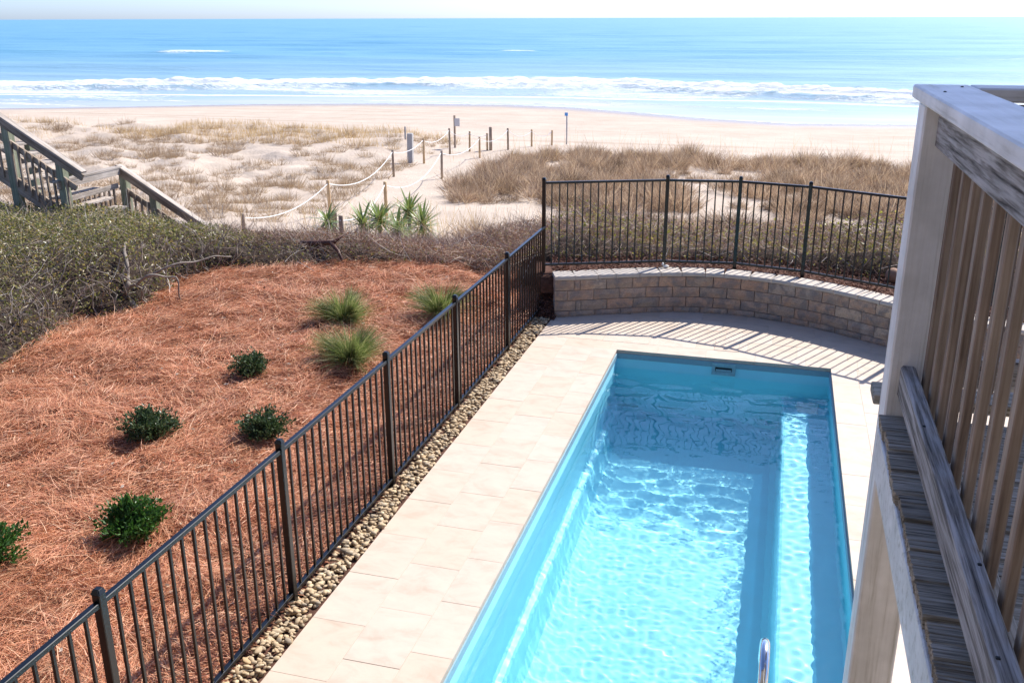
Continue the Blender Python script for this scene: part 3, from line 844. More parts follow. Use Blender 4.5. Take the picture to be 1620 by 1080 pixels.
for i, (x, y) in enumerate(BP): post(fB, x, y, -.05 if i == 0 else .5, 1.90)
for (a_, b_), n_ in zip(zip(BP[:-1], BP[1:]), (15, 8, 8, 14, 11)):
    panel(fB, (a_[0], a_[1], 0), (b_[0], b_[1], 0), 1.85, .665, n_)

# ------------------------------------------------------------------ hedges and thickets
def thicket(name, label, cat, bbox, hfn, zfn, ntw, nlf, leaf, leafmask=None, twig='twig', tlen=(.08, .34), lsize=(.02, .05), core=.62, group=None, cstep=.16, twd=(.003, .007)):
    x0, x1, y0, y1 = bbox
    t = thing(name, label, cat, ((x0 + x1) / 2, (y0 + y1) / 2, 0), group)
    def samp(n, pw):
        out = []
        tot = 0
        while tot < n:
            x = rng.uniform(x0, x1, n * 2); y = rng.uniform(y0, y1, n * 2); h = hfn(x, y)
            k = h > .04
            out.append(np.stack([x[k], y[k], h[k]], 1)); tot += k.sum()
        q = np.vstack(out)[:n]
        u = rng.random(n) ** pw
        return q[:, 0], q[:, 1], q[:, 2], u
    X, Y = np.meshgrid(np.arange(x0, x1, cstep), np.arange(y0, y1, cstep)); H = hfn(X, Y); 
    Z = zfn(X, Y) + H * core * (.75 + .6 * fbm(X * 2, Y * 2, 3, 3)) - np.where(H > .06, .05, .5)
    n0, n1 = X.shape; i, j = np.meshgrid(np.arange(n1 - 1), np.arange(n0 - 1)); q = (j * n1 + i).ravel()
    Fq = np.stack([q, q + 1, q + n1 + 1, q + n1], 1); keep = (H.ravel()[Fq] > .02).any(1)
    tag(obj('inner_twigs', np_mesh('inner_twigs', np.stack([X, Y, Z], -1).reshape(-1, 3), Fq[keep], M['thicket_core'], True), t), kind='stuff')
    x, y, h, u = samp(ntw, .55)
    P = np.stack([x, y, zfn(x, y) + h * u], 1)
    D = unit(rng.normal(size=(ntw, 3)) + np.array([-.1, -.15, .45]))
    L = rng.uniform(*tlen, ntw) * rng.uniform(.6, 1.3, ntw)
    D[:, 2] *= np.where(u > .8, .6, 1)
    V, F = ribbons(P, unit(D), L, rng.uniform(*twd, ntw), rng.normal(0, .05, (ntw, 3)), 2, .6)
    nl = ntw // 40
    x, y, h, u = samp(nl, .5)
    D = unit(rng.normal(size=(nl, 3)) * np.array([1, 1, .5]) + np.array([0, 0, .25]))
    V2, F2 = ribbons(np.stack([x, y, zfn(x, y) + h * (u * .75 + .1)], 1), D, rng.uniform(.3, .8, nl), rng.uniform(.006, .012, nl), rng.normal(0, .16, (nl, 3)), 4, .6)
    ta = tag(obj('long_stems', np_mesh('long_stems', V2, F2, M['pale_stem']), t), kind='stuff')
    tag(obj('twigs', np_mesh('twigs', V, F, M[twig]), t), kind='stuff')
    if nlf:
        x, y, h, u = samp(nlf, .45)
        if leafmask is not None:
            k = rng.random(nlf) < leafmask(x, y); x, y, h, u = x[k], y[k], h[k], u[k]
        n = len(x)
        P = np.stack([x, y, zfn(x, y) + h * (u * 1.02)], 1) + rng.normal(0, .02, (n, 3))
        D = unit(rng.normal(size=(n, 3)) + np.array([0, -.2, .35]))
        Ls = rng.uniform(*lsize, n)
        V, F = leaves(P, D, Ls, Ls * rng.uniform(.5, .8, n))
        tag(obj('foliage', np_mesh('foliage', V, F, M[leaf]), t), kind='stuff')
    return t
HFY = [6.4, 7.6, 8.2, 9.2, 10.2, 11.2, 12.2, 12.9, 13.4, 13.9, 14.2]
HFX = [-9.3, -9.0, -8.75, -8.85, -8.95, -8.55, -8.7, -8.6, -7.7, -6.6, -5.6]
def hedge_h(x, y):
    ed = np.interp(y, HFY, HFX) + .5 * (fbm(y * 1.3, y * 0 + 1, 2, 3) - .5)
    top = np.interp(x, [-14, -11, -9.8, -8.5, -7.7, -6.6], [.60, .66, .50, .36, .27, .22]) + np.clip(14 - y, 0, 2.6) * .2
    h = top * sst(-.02, .75, ed - x) ** .5 * (.80 + .34 * fbm(x * 1.2, y * 1.2, 4, 3))
    h = h * sst(15.0, 14.1, y) * sst(6.2, 6.9, y)
    return np.where((x < ed), h, 0) * (y < 15) * (y > 6.2)
hz0 = lambda x, y: hz(x, y) - .02
hl = lambda x, y: np.clip(.12 + .88 * sst(-7.9, -10.2, x) * (.35 + fbm(x * .9, y * .9, 6, 2)), 0, 1)
hedge = thicket('hedge', 'wide tangled hedge of grey twigs and green leaves left of the pine straw', 'hedge', (-15.5, -5.6, 6.2, 15), hedge_h, hz0, 42000, 120000, 'hedge_leaf', hl, 'twig', (.08, .34), (.025, .055))
def limb(pts_, r0, r1, n=26):
    P = np.array(pts_, float); u = np.linspace(0, 1, len(P)); w = np.linspace(0, 1, n)
    Q = np.stack([np.interp(w, u, P[:, k]) for k in range(3)], 1)
    Q += np.stack([.03 * np.sin(w * 17 + 1), .03 * np.sin(w * 13), .03 * np.sin(w * 15 + 2)], 1) * sst(0, .1, w)[:, None]
    return tube(Q, np.linspace(r0, r1, n), 7)
def limbs(parts):
    V, F = join(parts); me = bpy.data.meshes.new('trunk')
    me.from_pydata(V.tolist(), [], [tuple(dict.fromkeys(f)) for f in F.tolist()]); me.update()
    for p in me.polygons: p.use_smooth = True
    me.materials.append(M['bark']); return me
tr = [limb([(-8.62, 10.85, .12), (-8.85, 11.0, .34), (-8.82, 11.05, .50), (-8.95, 11.2, .68), (-9.2, 11.6, .95)], .05, .02),
      limb([(-8.84, 11.02, .42), (-8.45, 11.0, .62), (-8.15, 11.2, .60), (-8.1, 11.25, .2)], .022, .010),
      limb([(-8.84, 11.02, .48), (-8.2, 11.5, .72), (-7.9, 12.3, .66)], .02, .008)]
for k in range(60):
    yb = rng.uniform(7.5, 13.3); xb = float(np.interp(yb, HFY, HFX)) - rng.uniform(.0, .35); zb = float(hz(xb, yb))
    a_ = rng.uniform(-.5, .5); hh = float(rng.uniform(.4, .95))
    tr.append(limb([(xb, yb, zb), (xb + .12 * a_, yb + rng.uniform(-.2, .2), zb + hh * .5), (xb + rng.uniform(-.25, .3), yb + rng.uniform(-.4, .3), zb + hh)], rng.uniform(.008, .016), .004, 10))
obj('trunk', limbs(tr), hedge)

def mid_h(x, y):
    ed = np.interp(x, [-8.5, -7.4, -6.2, -5, -3.2], [13.6, 14.0, 14.25, 14.25, 13.9]) + .25 * (fbm(x * 2, x * 0, 1, 2) - .5)
    h = (np.interp(y, [14, 15.2, 16, 18, 20], [.40, .30, .12, .14, .2]) + .62 * sst(-6.6, -4.6, x) * sst(14.6, 16.2, y)) * sst(0, .5, y - ed) ** .6 * (.55 + .8 * fbm(x * 1.1, y * 1.1, 2, 3))
    h = h * (1 - sst(18.6, 20.6, y)) * sst(-10.8, -9.2, x + .0) * (1 - sst(-3.5, -3.2, x) * 0)
    return h * (x < -3.25 + np.clip(y - 14.2, 0, 3) * .2)
zg = lambda x, y: np.where(y < 15.2, hz(np.minimum(x, -3.25), np.minimum(y, 15.2)), ht(x, y)) - .02
thicket('scrub_thicket', 'low russet twiggy thicket at the back of the pine straw below the yuccas', 'thicket', (-10.8, -2.6, 13.4, 20.8), mid_h, zg, 56000, 30000, 'mixed_leaf', None, 'twig_red', (.08, .4), (.02, .045), .45)
def back_h(x, y):
    fy_ = np.interp(x, [-3.4, -1.5, 0, 2, 6, 12], [13.9, 14.35, 14.5, 13.9, 12.6, 12.0])
    h = (.72 + .10 * np.sin(x * 1.3)) * sst(-.3, .3, y - fy_) ** .6 * (.62 + .7 * fbm(x * 1.3, y * 1.3, 5, 3))
    return h * (1 - sst(17.0, 19.5, y)) * sst(-3.9, -3.2, x)
zb_ = lambda x, y: np.maximum(ht(x, np.maximum(y, 14)), np.where(y < 15.5, .45 - (y - 14.2) * .25, -9))
thicket('scrub_thicket', 'leafy yellow green scrub close behind the black fence on the wall', 'thicket', (-3.9, 9, 13.0, 19.5), back_h, zb_, 52000, 44000, 'yellow_leaf', lambda x, y: np.clip(.35 + .9 * (fbm(x * .9, y * .9, 1, 2) - .3), 0, 1), 'twig_red', (.08, .36), (.025, .06), .38)

# ------------------------------------------------------------------ dune scrub, grass and oats
def blades(P, hgt, lean, width, nseg=1, taper=.85):
    N = len(P)
    D = unit(np.stack([rng.normal(0, lean, N), rng.normal(0, lean, N), np.ones(N)], 1))
    return ribbons(P, D, hgt, width, np.stack([rng.normal(0, .06, N), rng.normal(0, .06, N), -np.abs(rng.normal(0, .03, N))], 1), nseg, taper)
def right_scrub():
    """dry bushes grown into one another: domes of stems leaning outwards from many rootstocks"""
    N = 1900
    x = rng.uniform(-15, 15, N); y = rng.uniform(18.5, 49.5, N)
    x = np.where(y > 29, x, rng.uniform(-8, 11, N))
    edge = sst(.2, .9, x - path_right(y) - 1.2 * (fbm(x * .5, y * .5, 2, 2) - .3))
    d1 = sst(30.0, 31.0, y + .9 * np.sin(x * .9) + 2.0 * (fbm(x * .4, y * .4, 6, 2) - .5)) * (1 - sst(47, 49, y)) * edge
    clump = fbm(x * .4, y * .4, 1, 3)
    a_ = d1 * sst(.24, .40, clump)
    d2 = (1 - sst(26.5, 28.5, y + 2 * np.sin(x * .5))) * sst(-7.6, -5.6, x) * sst(.34, .5, fbm(x * .6, y * .6, 4, 3))
    d3 = .9 * sst(26, 28, y) * (1 - sst(30.5, 31.5, y)) * sst(.50, .60, clump) * sst(-6, -3, x)
    k = rng.random(N) < np.maximum(np.maximum(a_, d2), d3)
    x, y = x[k], y[k]; n = len(x)
    r = rng.uniform(.35, .85, n) * np.where(y < 29, .75, 1); h = r * rng.uniform(.5, 1.25, n)
    m = 290
    cx, cyy, rr, hh = (np.repeat(v, m) for v in (x, y, r, h)); nn = len(cx)
    th = rng.random(nn) * 6.28; q = np.sqrt(rng.random(nn))
    px_, py_ = cx + rr * .75 * q * np.cos(th), cyy + rr * .75 * q * np.sin(th)
    D = unit(np.stack([q * np.cos(th) * .9 + rng.normal(0, .45, nn), q * np.sin(th) * .9 + rng.normal(0, .45, nn), np.full(nn, .9)], 1))
    st = rng.random(nn) * .5
    P = np.stack([px_, py_, ht(px_, py_) - .02 + st * hh * (1 - q * q * .6)], 1)
    L = hh * rng.uniform(.35, .8, nn)
    return ribbons(P, D, L, rng.uniform(.007, .018, nn), rng.normal(0, .11, (nn, 3)), 1, .6)
V, F = right_scrub()
tag(obj('dune_scrub', np_mesh('dune_scrub', V, F, M['scrub_blade'])), 'broad mat of dry brown scrub on the sand beyond the black fence', 'scrub', kind='stuff')

def tuft_mesh(seed, n=130, rad=.28, hgt=(.12, .36)):
    rg = np.random.default_rng(seed)
    r = rad * np.sqrt(rg.random(n)); th = rg.random(n) * 6.28
    P = np.stack([r * np.cos(th) * 1.3, r * np.sin(th), np.full(n, -.03)], 1)
    D = unit(np.stack([P[:, 0] / rad * .7 + rg.normal(0, .4, n), P[:, 1] / rad * .7 + rg.normal(0, .4, n), np.ones(n)], 1))
    V, F = ribbons(P, D, rg.uniform(*hgt, n), rg.uniform(.008, .016, n), rg.normal(0, .07, (n, 3)), 1, .8)
    return V, F
TF = [tuft_mesh(s) for s in range(7)]
TFM = [np_mesh('grass_tuft', v, f, M['dry_blade']) for v, f in TF]
cand = []
while len(cand) < 640:
    y = random.uniform(23.5, 53.5); x = random.uniform(-1.02 * y - 1, float(path_left(y)) - .5)
    d = float(fbm(x * .22, y * .22, 7, 3)) + .06 * (y - 34) / 20
    if random.random() < .25 + .75 * sst(.40, .62, d) and all((x - a_) ** 2 + (y - b_) ** 2 > .3 for a_, b_ in cand[-160:]): cand.append((x, y))
cand.sort(key=lambda p: p[0] ** 2 + p[1] ** 2)
far = []
for i, (x, y) in enumerate(cand):
    z = float(ht(x, y)); s = random.choice((.5, .7, .85, 1, 1.2, 1.45)) * random.uniform(.85, 1.15); r = random.uniform(0, 6.28)
    if i < 300:
        o = bpy.data.objects.new('grass_tuft', TFM[i % 7]); link(o); o.location = (x, y, z); o.scale = (s, s, s * random.uniform(.8, 1.2)); o.rotation_euler.z = r
        tag(o, 'clump of dry tan grass on the open sand left of the roped path', 'grass tuft', 'dry grass tufts on the left dune')
    else:
        v, f = TF[i % 7]; c, s_ = math.cos(r), math.sin(r)
        far.append((np.stack([(v[:, 0] * c - v[:, 1] * s_) * s + x, (v[:, 0] * s_ + v[:, 1] * c) * s + y, v[:, 2] * s + z], 1), f))
V, F = join(far)
tag(obj('distant_tufts', np_mesh('distant_tufts', V, F, M['dry_blade'])), 'distant dry grass clumps scattered over the left dune crest', 'grass', kind='stuff')
def oats():
    N = 15000
    y = rng.uniform(47, 55.5, N); x = rng.uniform(-60, -17.5, N)
    k = (rng.random(N) < sst(.40, .60, fbm(x * .2, y * .3, 3, 3))) & (x < path_left(y) - .6); x, y = x[k], y[k]
    n1 = len(x); N2 = 500
    x = np.concatenate([x, rng.uniform(-16, 18, N2)]); y = np.concatenate([y, rng.uniform(44, 50, N2)])
    N3 = 500
    x = np.concatenate([x, rng.uniform(-12, -5, N3)]); y = np.concatenate([y, rng.uniform(19, 25.5, N3)])
    P = np.stack([x, y, ht(x, y) - .03], 1); n = len(x)
    h = np.concatenate([rng.uniform(.2, .55, n1), rng.uniform(.6, 1.5, N2), rng.uniform(.5, 1.1, N3)])
    return blades(P, h, .22, np.concatenate([rng.uniform(.010, .02, n1), rng.uniform(.008, .012, N2), rng.uniform(.007, .012, N3)]), 2, .6)
V, F = oats()
tag(obj('sea_oats', np_mesh('sea_oats', V, F, M['oat'])), 'thin golden sea oat stalks along the dune crest and path', 'sea oats', kind='stuff')

# ------------------------------------------------------------------ planted shrubs and ornamental grasses
def shrub(x, y, r, h, leafmat, n, label, seed):
    rg = np.random.default_rng(seed)
    z0 = float(hz(x, y)) - .01
    t = thing('shrub', label, 'shrub', (x, y, z0), 'young shrubs planted in the pine straw')
    st = []; tips = []
    for k in range(44):
        a_ = rg.random() * 6.28; e = rg.uniform(.0, 1.4); L = rg.uniform(.65, 1.0)
        q = np.array([r * L * math.cos(a_) * math.cos(e) * 1.05, r * L * math.sin(a_) * math.cos(e) * 1.05, h * L * (.35 + .65 * math.sin(e))])
        P = np.array([[0, 0, -.03], q * .5 + np.array([0, 0, .05]), q]); tips.append(P)
        st.append(tube(P + np.array([x, y, z0]), [.006, .004, .002], 5))
    V, F = join(st); me = bpy.data.meshes.new('stems'); me.from_pydata(V.tolist(), [], [tuple(dict.fromkeys(f)) for f in F.tolist()]); me.update(); me.materials.append(M['stem'])
    obj('stems', me, t)
    pk = rg.integers(0, 44, n); u = rg.uniform(.3, 1.03, n)
    T = np.array(tips)
    P = np.where((u < .5)[:, None], T[pk, 0] + (T[pk, 1] - T[pk, 0]) * (u * 2)[:, None], T[pk, 1] + (T[pk, 2] - T[pk, 1]) * ((u - .5) * 2)[:, None])
    P = P + rg.normal(0, .028, (n, 3)) * np.array([1, 1, .8]); P[:, 2] = np.maximum(P[:, 2], .02)
    D = unit(P * np.array([1, 1, .6]) + rg.normal(0, .14, (n, 3)) + np.array([0, 0, .08]))
    L = rg.uniform(.025, .05, n)
    V, F = leaves(P + np.array([x, y, z0]), D, L, L * rg.uniform(.45, .65, n))
    tag(obj('foliage', np_mesh('foliage', V, F, M[leafmat]), t), kind='stuff')
shrub(-5.85, 9.22, .24, .33, 'shrub_leaf', 2200, 'small dark glossy shrub nearest the hedge, farthest up the pine straw', 1)
shrub(-5.85, 7.32, .30, .34, 'shrub_leaf', 2800, 'dark green shrub left of centre in the pine straw bed', 2)
shrub(-4.78, 7.72, .27, .34, 'shrub_leaf', 2600, 'dark green shrub in the pine straw closest to the black fence', 3)
shrub(-4.80, 5.68, .29, .36, 'bright_leaf', 3400, 'bright green bushy shrub low on the pine straw, leaves dense to the ground', 4)
shrub(-5.55, 4.98, .28, .34, 'bright_leaf', 3200, 'bright green shrub cut by the left edge of the picture', 5)
def ograss(x, y, r, h, n, label, seed):
    rg = np.random.default_rng(seed); z0 = float(hz(x, y)) - .02
    a_ = rg.random(n) * 6.28; q = np.sqrt(rg.random(n)) * .10
    P = np.stack([x + q * np.cos(a_), y + q * np.sin(a_), np.full(n, z0)], 1)
    e = np.clip(rg.normal(1.2, .28, n), .4, 1.56); a_ = a_ + .7 * np.sin(a_ * 3 + seed)
    D = np.stack([np.cos(a_) * np.cos(e), np.sin(a_) * np.cos(e), np.sin(e)], 1)
    L = h * rg.uniform(.75, 1.3, n)
    B = np.stack([np.cos(a_) * r * .5, np.sin(a_) * r * .5, -h * rg.uniform(.35, .75, n)], 1) * rg.uniform(.4, 1, n)[:, None]
    V, F = ribbons(P, D, L, rg.uniform(.004, .008, n), B, 4, .75)
    t = thing('ornamental_grass', label, 'grass clump', (x, y, z0), 'ornamental grasses planted in the pine straw')
    tag(obj('blades', np_mesh('blades', V, F, M['green_blade']), t), kind='stuff')
ograss(-5.62, 11.35, .32, .50, 2300, 'paler green arching grass clump, the farther of the two left of the fence', 11)
ograss(-4.86, 9.92, .33, .50, 2600, 'fullest green fountain grass clump, nearest the camera of the three', 12)
ograss(-4.40, 11.9, .34, .50, 2100, 'green fountain grass clump seen partly through the black fence', 13)

# ------------------------------------------------------------------ yuccas
def yleaf_mesh():
    V, F = [], []
    for i, (t, w) in enumerate(((0, .014), (.3, .024), (.7, .018), (1, .001))):
        V += [(t, -w, .10 * t * t * -1), (t, 0, -.006 - .10 * t * t), (t, w, -.10 * t * t)]
    for i in range(3):
        for k in range(2): F.append((3 * i + k, 3 * i + k + 1, 3 * i + k + 4, 3 * i + k + 3))
    return np_mesh('leaf', V, F, M['yucca'], True)
YL = yleaf_mesh()
def yucca(x, y, z, trunk, L, n, label, seed):
    rg = random.Random(seed)
    t = thing('yucca', label, 'yucca', (x, y, z), 'spiky yuccas at the sand edge')
    obj('trunk', tube_mesh('trunk', [(0, 0, -.1), (0.01, 0, trunk * .5), (0, 0, trunk + .04)], [.06, .055, .05], M['bark'], 8), t).location = (0, 0, 0)
    for k in range(n):
        e = math.asin(rg.uniform(-.62, .98)); a_ = k * 2.39996 + rg.uniform(-.2, .2)
        o = bpy.data.objects.new('leaf', YL); link(o, t)
        o.location = (0, 0, trunk + rg.uniform(-.12, .04)); o.rotation_euler = (0, -e, a_)
        s = L * rg.uniform(.75, 1.1); o.scale = (s * .92, s * 2.1, s * .92)
yucca(-9.80, 19.2, -0.93, .62, 0.54, 84, 'lone spiky yucca on a bare trunk beside the short rope post', 1)
yucca(-9.42, 20.3, -1.04, .50, 0.64, 76, 'dark low yucca, left end of the middle yucca pair', 2)
yucca(-9.27, 20.9, -1.18, .62, 0.68, 96, 'tall broad yucca in the middle of the row', 3)
yucca(-8.98, 21.3, -1.29, .42, 0.62, 76, 'low yellowish yucca right of the tall middle one', 4)
yucca(-9.58, 23.6, -1.72, .85, 0.68, 96, 'tallest yucca with the highest crown, beside the rope path', 5)
yucca(-8.81, 22.6, -1.60, .60, 0.69, 96, 'rightmost bright yucca with long upright leaves', 6)
yucca(-9.06, 21.9, -1.45, .42, 0.53, 60, 'small pale yucca below the two tallest on the right', 7)
dl = thing('dead_branch', 'dark brown fallen branch arching over the twigs behind the pine straw', 'branch', (-7.2, 14.2, .2))
obj('limb', tube_mesh('limb', [(-7.95, 14.3, .12), (-7.75, 14.2, .42), (-7.4, 14.15, .46), (-7.1, 14.1, .5), (-6.95, 14.2, .62)], [.05, .055, .05, .04, .015], M['dead_wood'], 8), dl)
obj('limb', tube_mesh('limb', [(-7.15, 14.1, .5), (-6.95, 13.95, .4), (-6.75, 13.8, .14)], [.035, .03, .02], M['dead_wood'], 7), dl)
obj('limb', tube_mesh('limb', [(-7.9, 14.25, .4), (-7.6, 14.1, .3), (-7.3, 14.1, .44)], [.03, .04, .03], M['dead_wood'], 7), dl)

# ------------------------------------------------------------------ rope path
def rpost(x, y, z, h, kind, label, r=.055, square=False):
    m = M[{'new': 'post_new', 'old': 'post_old', 'grey': 'grey_post'}[kind]]
    if square: me = box_mesh('post', 2 * r, 2 * r, h + .3, m, .008)
    else:
        me = tube_mesh('post', [(0, 0, -.3), (0, 0, h * .5), (0, 0, h - .015), (0, 0, h)], [r, r * .98, r * .95, r * .82], m, 10)
    o = bpy.data.objects.new('rope_post', me); link(o); o.location = (x, y, z + ((h - .3) / 2 if square else 0))
    o.rotation_euler = (random.uniform(-.02, .02), random.uniform(-.02, .02), random.uniform(0, 1))
    tag(o, label, 'post', 'posts along the roped beach path')
LP = [(-13.52, 21.73, -1.24, .45), (-13.37, 26.47, -1.8, 1.14), (-16.09, 38.07, -2.45, 1.16), (-16.8, 43.6, -2.68, 1.22), (-16.81, 47.46, -2.73, 1.34), (-16.14, 48.74, -2.74, 1.07), (-15.39, 49.51, -2.75, .92)]
LL = ['short grey post end just above the hedge, start of the left rope', 'orange wooden post nearest the hedge on the left side of the rope path', 'grey weathered post second along the left rope', 'orange post standing right of the pale square post', 'tall grey post left of the beach sign post', 'orange post right of the beach sign post', 'orange post touching the thick grey post at the end of the path']
RP = [(-8.95, 18.2, -.55, .62), (-11.62, 26.79, -1.83, 1.15), (-13.9, 38.14, -2.46, 1.2), (-14.84, 46.43, -2.72, 1.06), (-14.38, 50.1, -2.75, 1.15), (-13.64, 52.35, -2.84, .95), (-12.75, 53.52, -2.88, .85)]
RL = ['short split post with a white face left of the lone yucca', 'orange wooden post nearest the yuccas on the right rope', 'grey post at the corner of the brown scrub on the right rope', 'orange post rising behind the first brown scrub clumps', 'tall grey post right of the thick post pair, at the far rope', 'short orange post behind the scrub, second from the right end of the rope', 'rightmost short orange post where the rope ends']
for k, (p, l) in enumerate(zip(LP, LL)): rpost(*p, 'new' if k in (1, 3, 5, 6) else 'old', l)
for k, (p, l) in enumerate(zip(RP, RL)): rpost(*p, 'new' if k in (1, 3, 5, 6) else 'old', l)
rpost(-10.74, 21.39, -1.19, .62, 'old', 'dark square post half hidden behind the lone yucca', .075, True)
rpost(-15.22, 49.6, -2.75, 1.24, 'old', 'thick grey post at the far end of the path', .09)
rpost(-17.51, 43.65, -2.69, 1.44, 'grey', 'thick pale square post left of the roped path', .13, True)
rpost(-20.3, 49.9, -2.75, 1.1, 'grey', 'thin grey stake on the dune left of the pale square post', .05)
def rope(name, pts_, label, sag):
    P = []
    for (a_, b_, s) in zip(pts_[:-1], pts_[1:], sag):
        a_ = np.array(a_); b_ = np.array(b_)
        for t in np.linspace(0, 1, 17)[:-1]: P.append(a_ + (b_ - a_) * t - np.array([0, 0, 4 * s * t * (1 - t)]))
    P.append(np.array(pts_[-1]))
    tag(obj(name, tube_mesh(name, P, .015, M['rope'], 6)), label, 'rope')
tp = lambda p, d=.10, dx=.0: (p[0] + dx, p[1] - .05, p[2] + p[3] - d)
rope('rope', [tp(p) for p in LP], 'sagging white rope along the left side of the beach path', [.34, .50, .22, .30, .22, .12])
rope('rope', [tp(RP[0])] + [tp(p) for p in RP[1:]], 'sagging white rope along the right side of the beach path', [.30, .55, .35, .32, .30, .25])
sg = thing('sign_post', 'brown post carrying a blank grey board seen edge on beside the beach path', 'sign', (-17.45, 50.15, -2.76))
obj('post', box_mesh('post', .10, .10, 1.9, M['post_old'], .006), sg, (-17.45, 50.15, -1.95))
obj('panel', box_mesh('panel', .30, .025, .42, M['sign_panel'], .004), sg, (-17.28, 50.07, -1.36))
bs = thing('marker_post', 'slim grey pole with a small blue tag standing on the beach', 'sign', (-12.9, 58.1, -3.4))
obj('post', tube_mesh('post', [(-12.9, 58.1, -3.7), (-12.9, 58.1, -1.62)], [.045, .045], M['grey_post'], 8), bs)
obj('tag', box_mesh('tag', .20, .03, .20, M['blue_sign'], .004), bs, (-12.93, 58.04, -1.56))

# ------------------------------------------------------------------ small things by the wall
w = thing('shell', 'small white shell lying on the wall cap at the fence post', 'shell', (-1.5, 13.50, .6))
V, F = ico(33); obj('shell_body', np_mesh('shell_body', V * np.array([.055, .035, .028]) + np.array([-1.48, 13.47, .622]), F, M['shellwhite'], True), w)
V, F = ico(34); obj('spire', np_mesh('spire', V * np.array([.018, .018, .03]) + np.array([-1.53, 13.48, .645]), F, M['shellwhite'], True), w)
V, F = ico(35)
bm = bmesh.new(); bmesh.ops.create_icosphere(bm, subdivisions=3, radius=1)
for v in bm.verts: v.co *= 1 + .06 * (float(fbm(v.co.x * 2 + 5, v.co.y * 2 + v.co.z, 1, 2)) - .5)
for f in bm.faces: f.smooth = True
me = bpy.data.meshes.new('ball_stone'); bm.to_mesh(me); bm.free(); me.materials.append(M['brown_stone'])
o = obj('round_stone', me, None, (1.62, 13.55, .68)); o.scale = (.10, .10, .105)
tag(o, 'round rusty brown ball on the mulch behind the fence', 'stone')

# ------------------------------------------------------------------ neighbour's wooden stair on the left
ns = thing('wooden_stair', "neighbour's weathered wooden beach stair with railings behind the hedge", 'stair', (-12, 14.2, .8))
M['stair_cap'] = wood('stair_cap_board', (.20, .17, .14), (.36, .31, .265), (.50, .45, .40), 0, .8, .6, .5)
SW, GW = M['stair_wood'], M['green_wood']
sl = -.59
def flight(x0, x1, y, z0, posts_, first_x=None):
    """railing of a flight descending in +x, cap height z0 at x0"""
    zc_ = lambda x: z0 + sl * (x - x0)
    beam('cap_rail', (x0, y, zc_(x0)), (x1, y, zc_(x1)), .14, .038, M['stair_cap'], ns)
    beam('rail_board', (x0, y - .045, zc_(x0) - .09), (x1, y - .045, zc_(x1) - .09), .036, .12, SW, ns)
    beam('lower_rail', (x0, y + .0, zc_(x0) - .40), (x1 - .2, y + .0, zc_(x1 - .2) - .40), .04, .11, SW, ns)
    n = int((x1 - x0 - .2) / .13)
    for i in range(n):
        x = x0 + .06 + i * .13
        if any(abs(x - p) < .10 for p in posts_): continue
        beam('baluster', (x, y - .04, zc_(x) - 1.12), (x, y - .04, zc_(x) - .33), .036, .036, SW, ns, .003)
    for p in posts_:
        zt = zc_(p) - .03
        beam('post', (p, y + .04, zt - 1.9), (p, y + .04, zt), .14, .14, GW, ns, .006)
    beam('stringer', (x0, y, zc_(x0) - 1.12), (x1, y, zc_(x1) - 1.12), .04, .25, SW, ns)
flight(-14.2, -11.45, 13.6, 3.20, (-12.94, -11.93))
for i in range(9):
    x = -14.0 + i * .27
    box('tread', x, x + .29, 13.66, 14.72, 3.2 + sl * (x + 14.2) - 1.06, 3.2 + sl * (x + 14.2) - 1.02, M['stair_cap'], ns, .004)
beam('cap_rail', (-12.0, 13.48, 1.40), (-12.0, 15.2, 1.42), .15, .04, M['stair_cap'], ns)
beam('rail_board', (-11.95, 13.5, 1.325), (-11.95, 15.15, 1.345), .036, .11, M['stair_cap'], ns)
beam('lower_rail', (-12.0, 13.7, 1.06), (-12.0, 15.1, 1.08), .04, .09, M['stair_cap'], ns)
for i in range(10): beam('baluster', (-12.0, 13.8 + i * .13, .45), (-12.0, 13.8 + i * .13, 1.12), .036, .036, SW, ns, .003)
box('landing', -13.0, -11.9, 13.62, 15.2, .40, .44, M['stair_cap'], ns, .004)
flight(-12.02, -9.6, 15.2, 1.45, (-11.94, -11.33, -10.2))
# farther side of the first flight, seen between the balusters
beam('cap_rail', (-14.6, 14.8, 2.62), (-12.6, 14.8, 1.46), .14, .038, M['stair_cap'], ns)
beam('lower_rail', (-14.6, 14.8, 1.95), (-12.6, 14.8, .85), .04, .12, SW, ns)
for p in (-13.6, -12.75): beam('post', (p, 14.8, .2), (p, 14.8, 2.62 + sl * (p + 14.6)), .12, .12, GW, ns, .006)

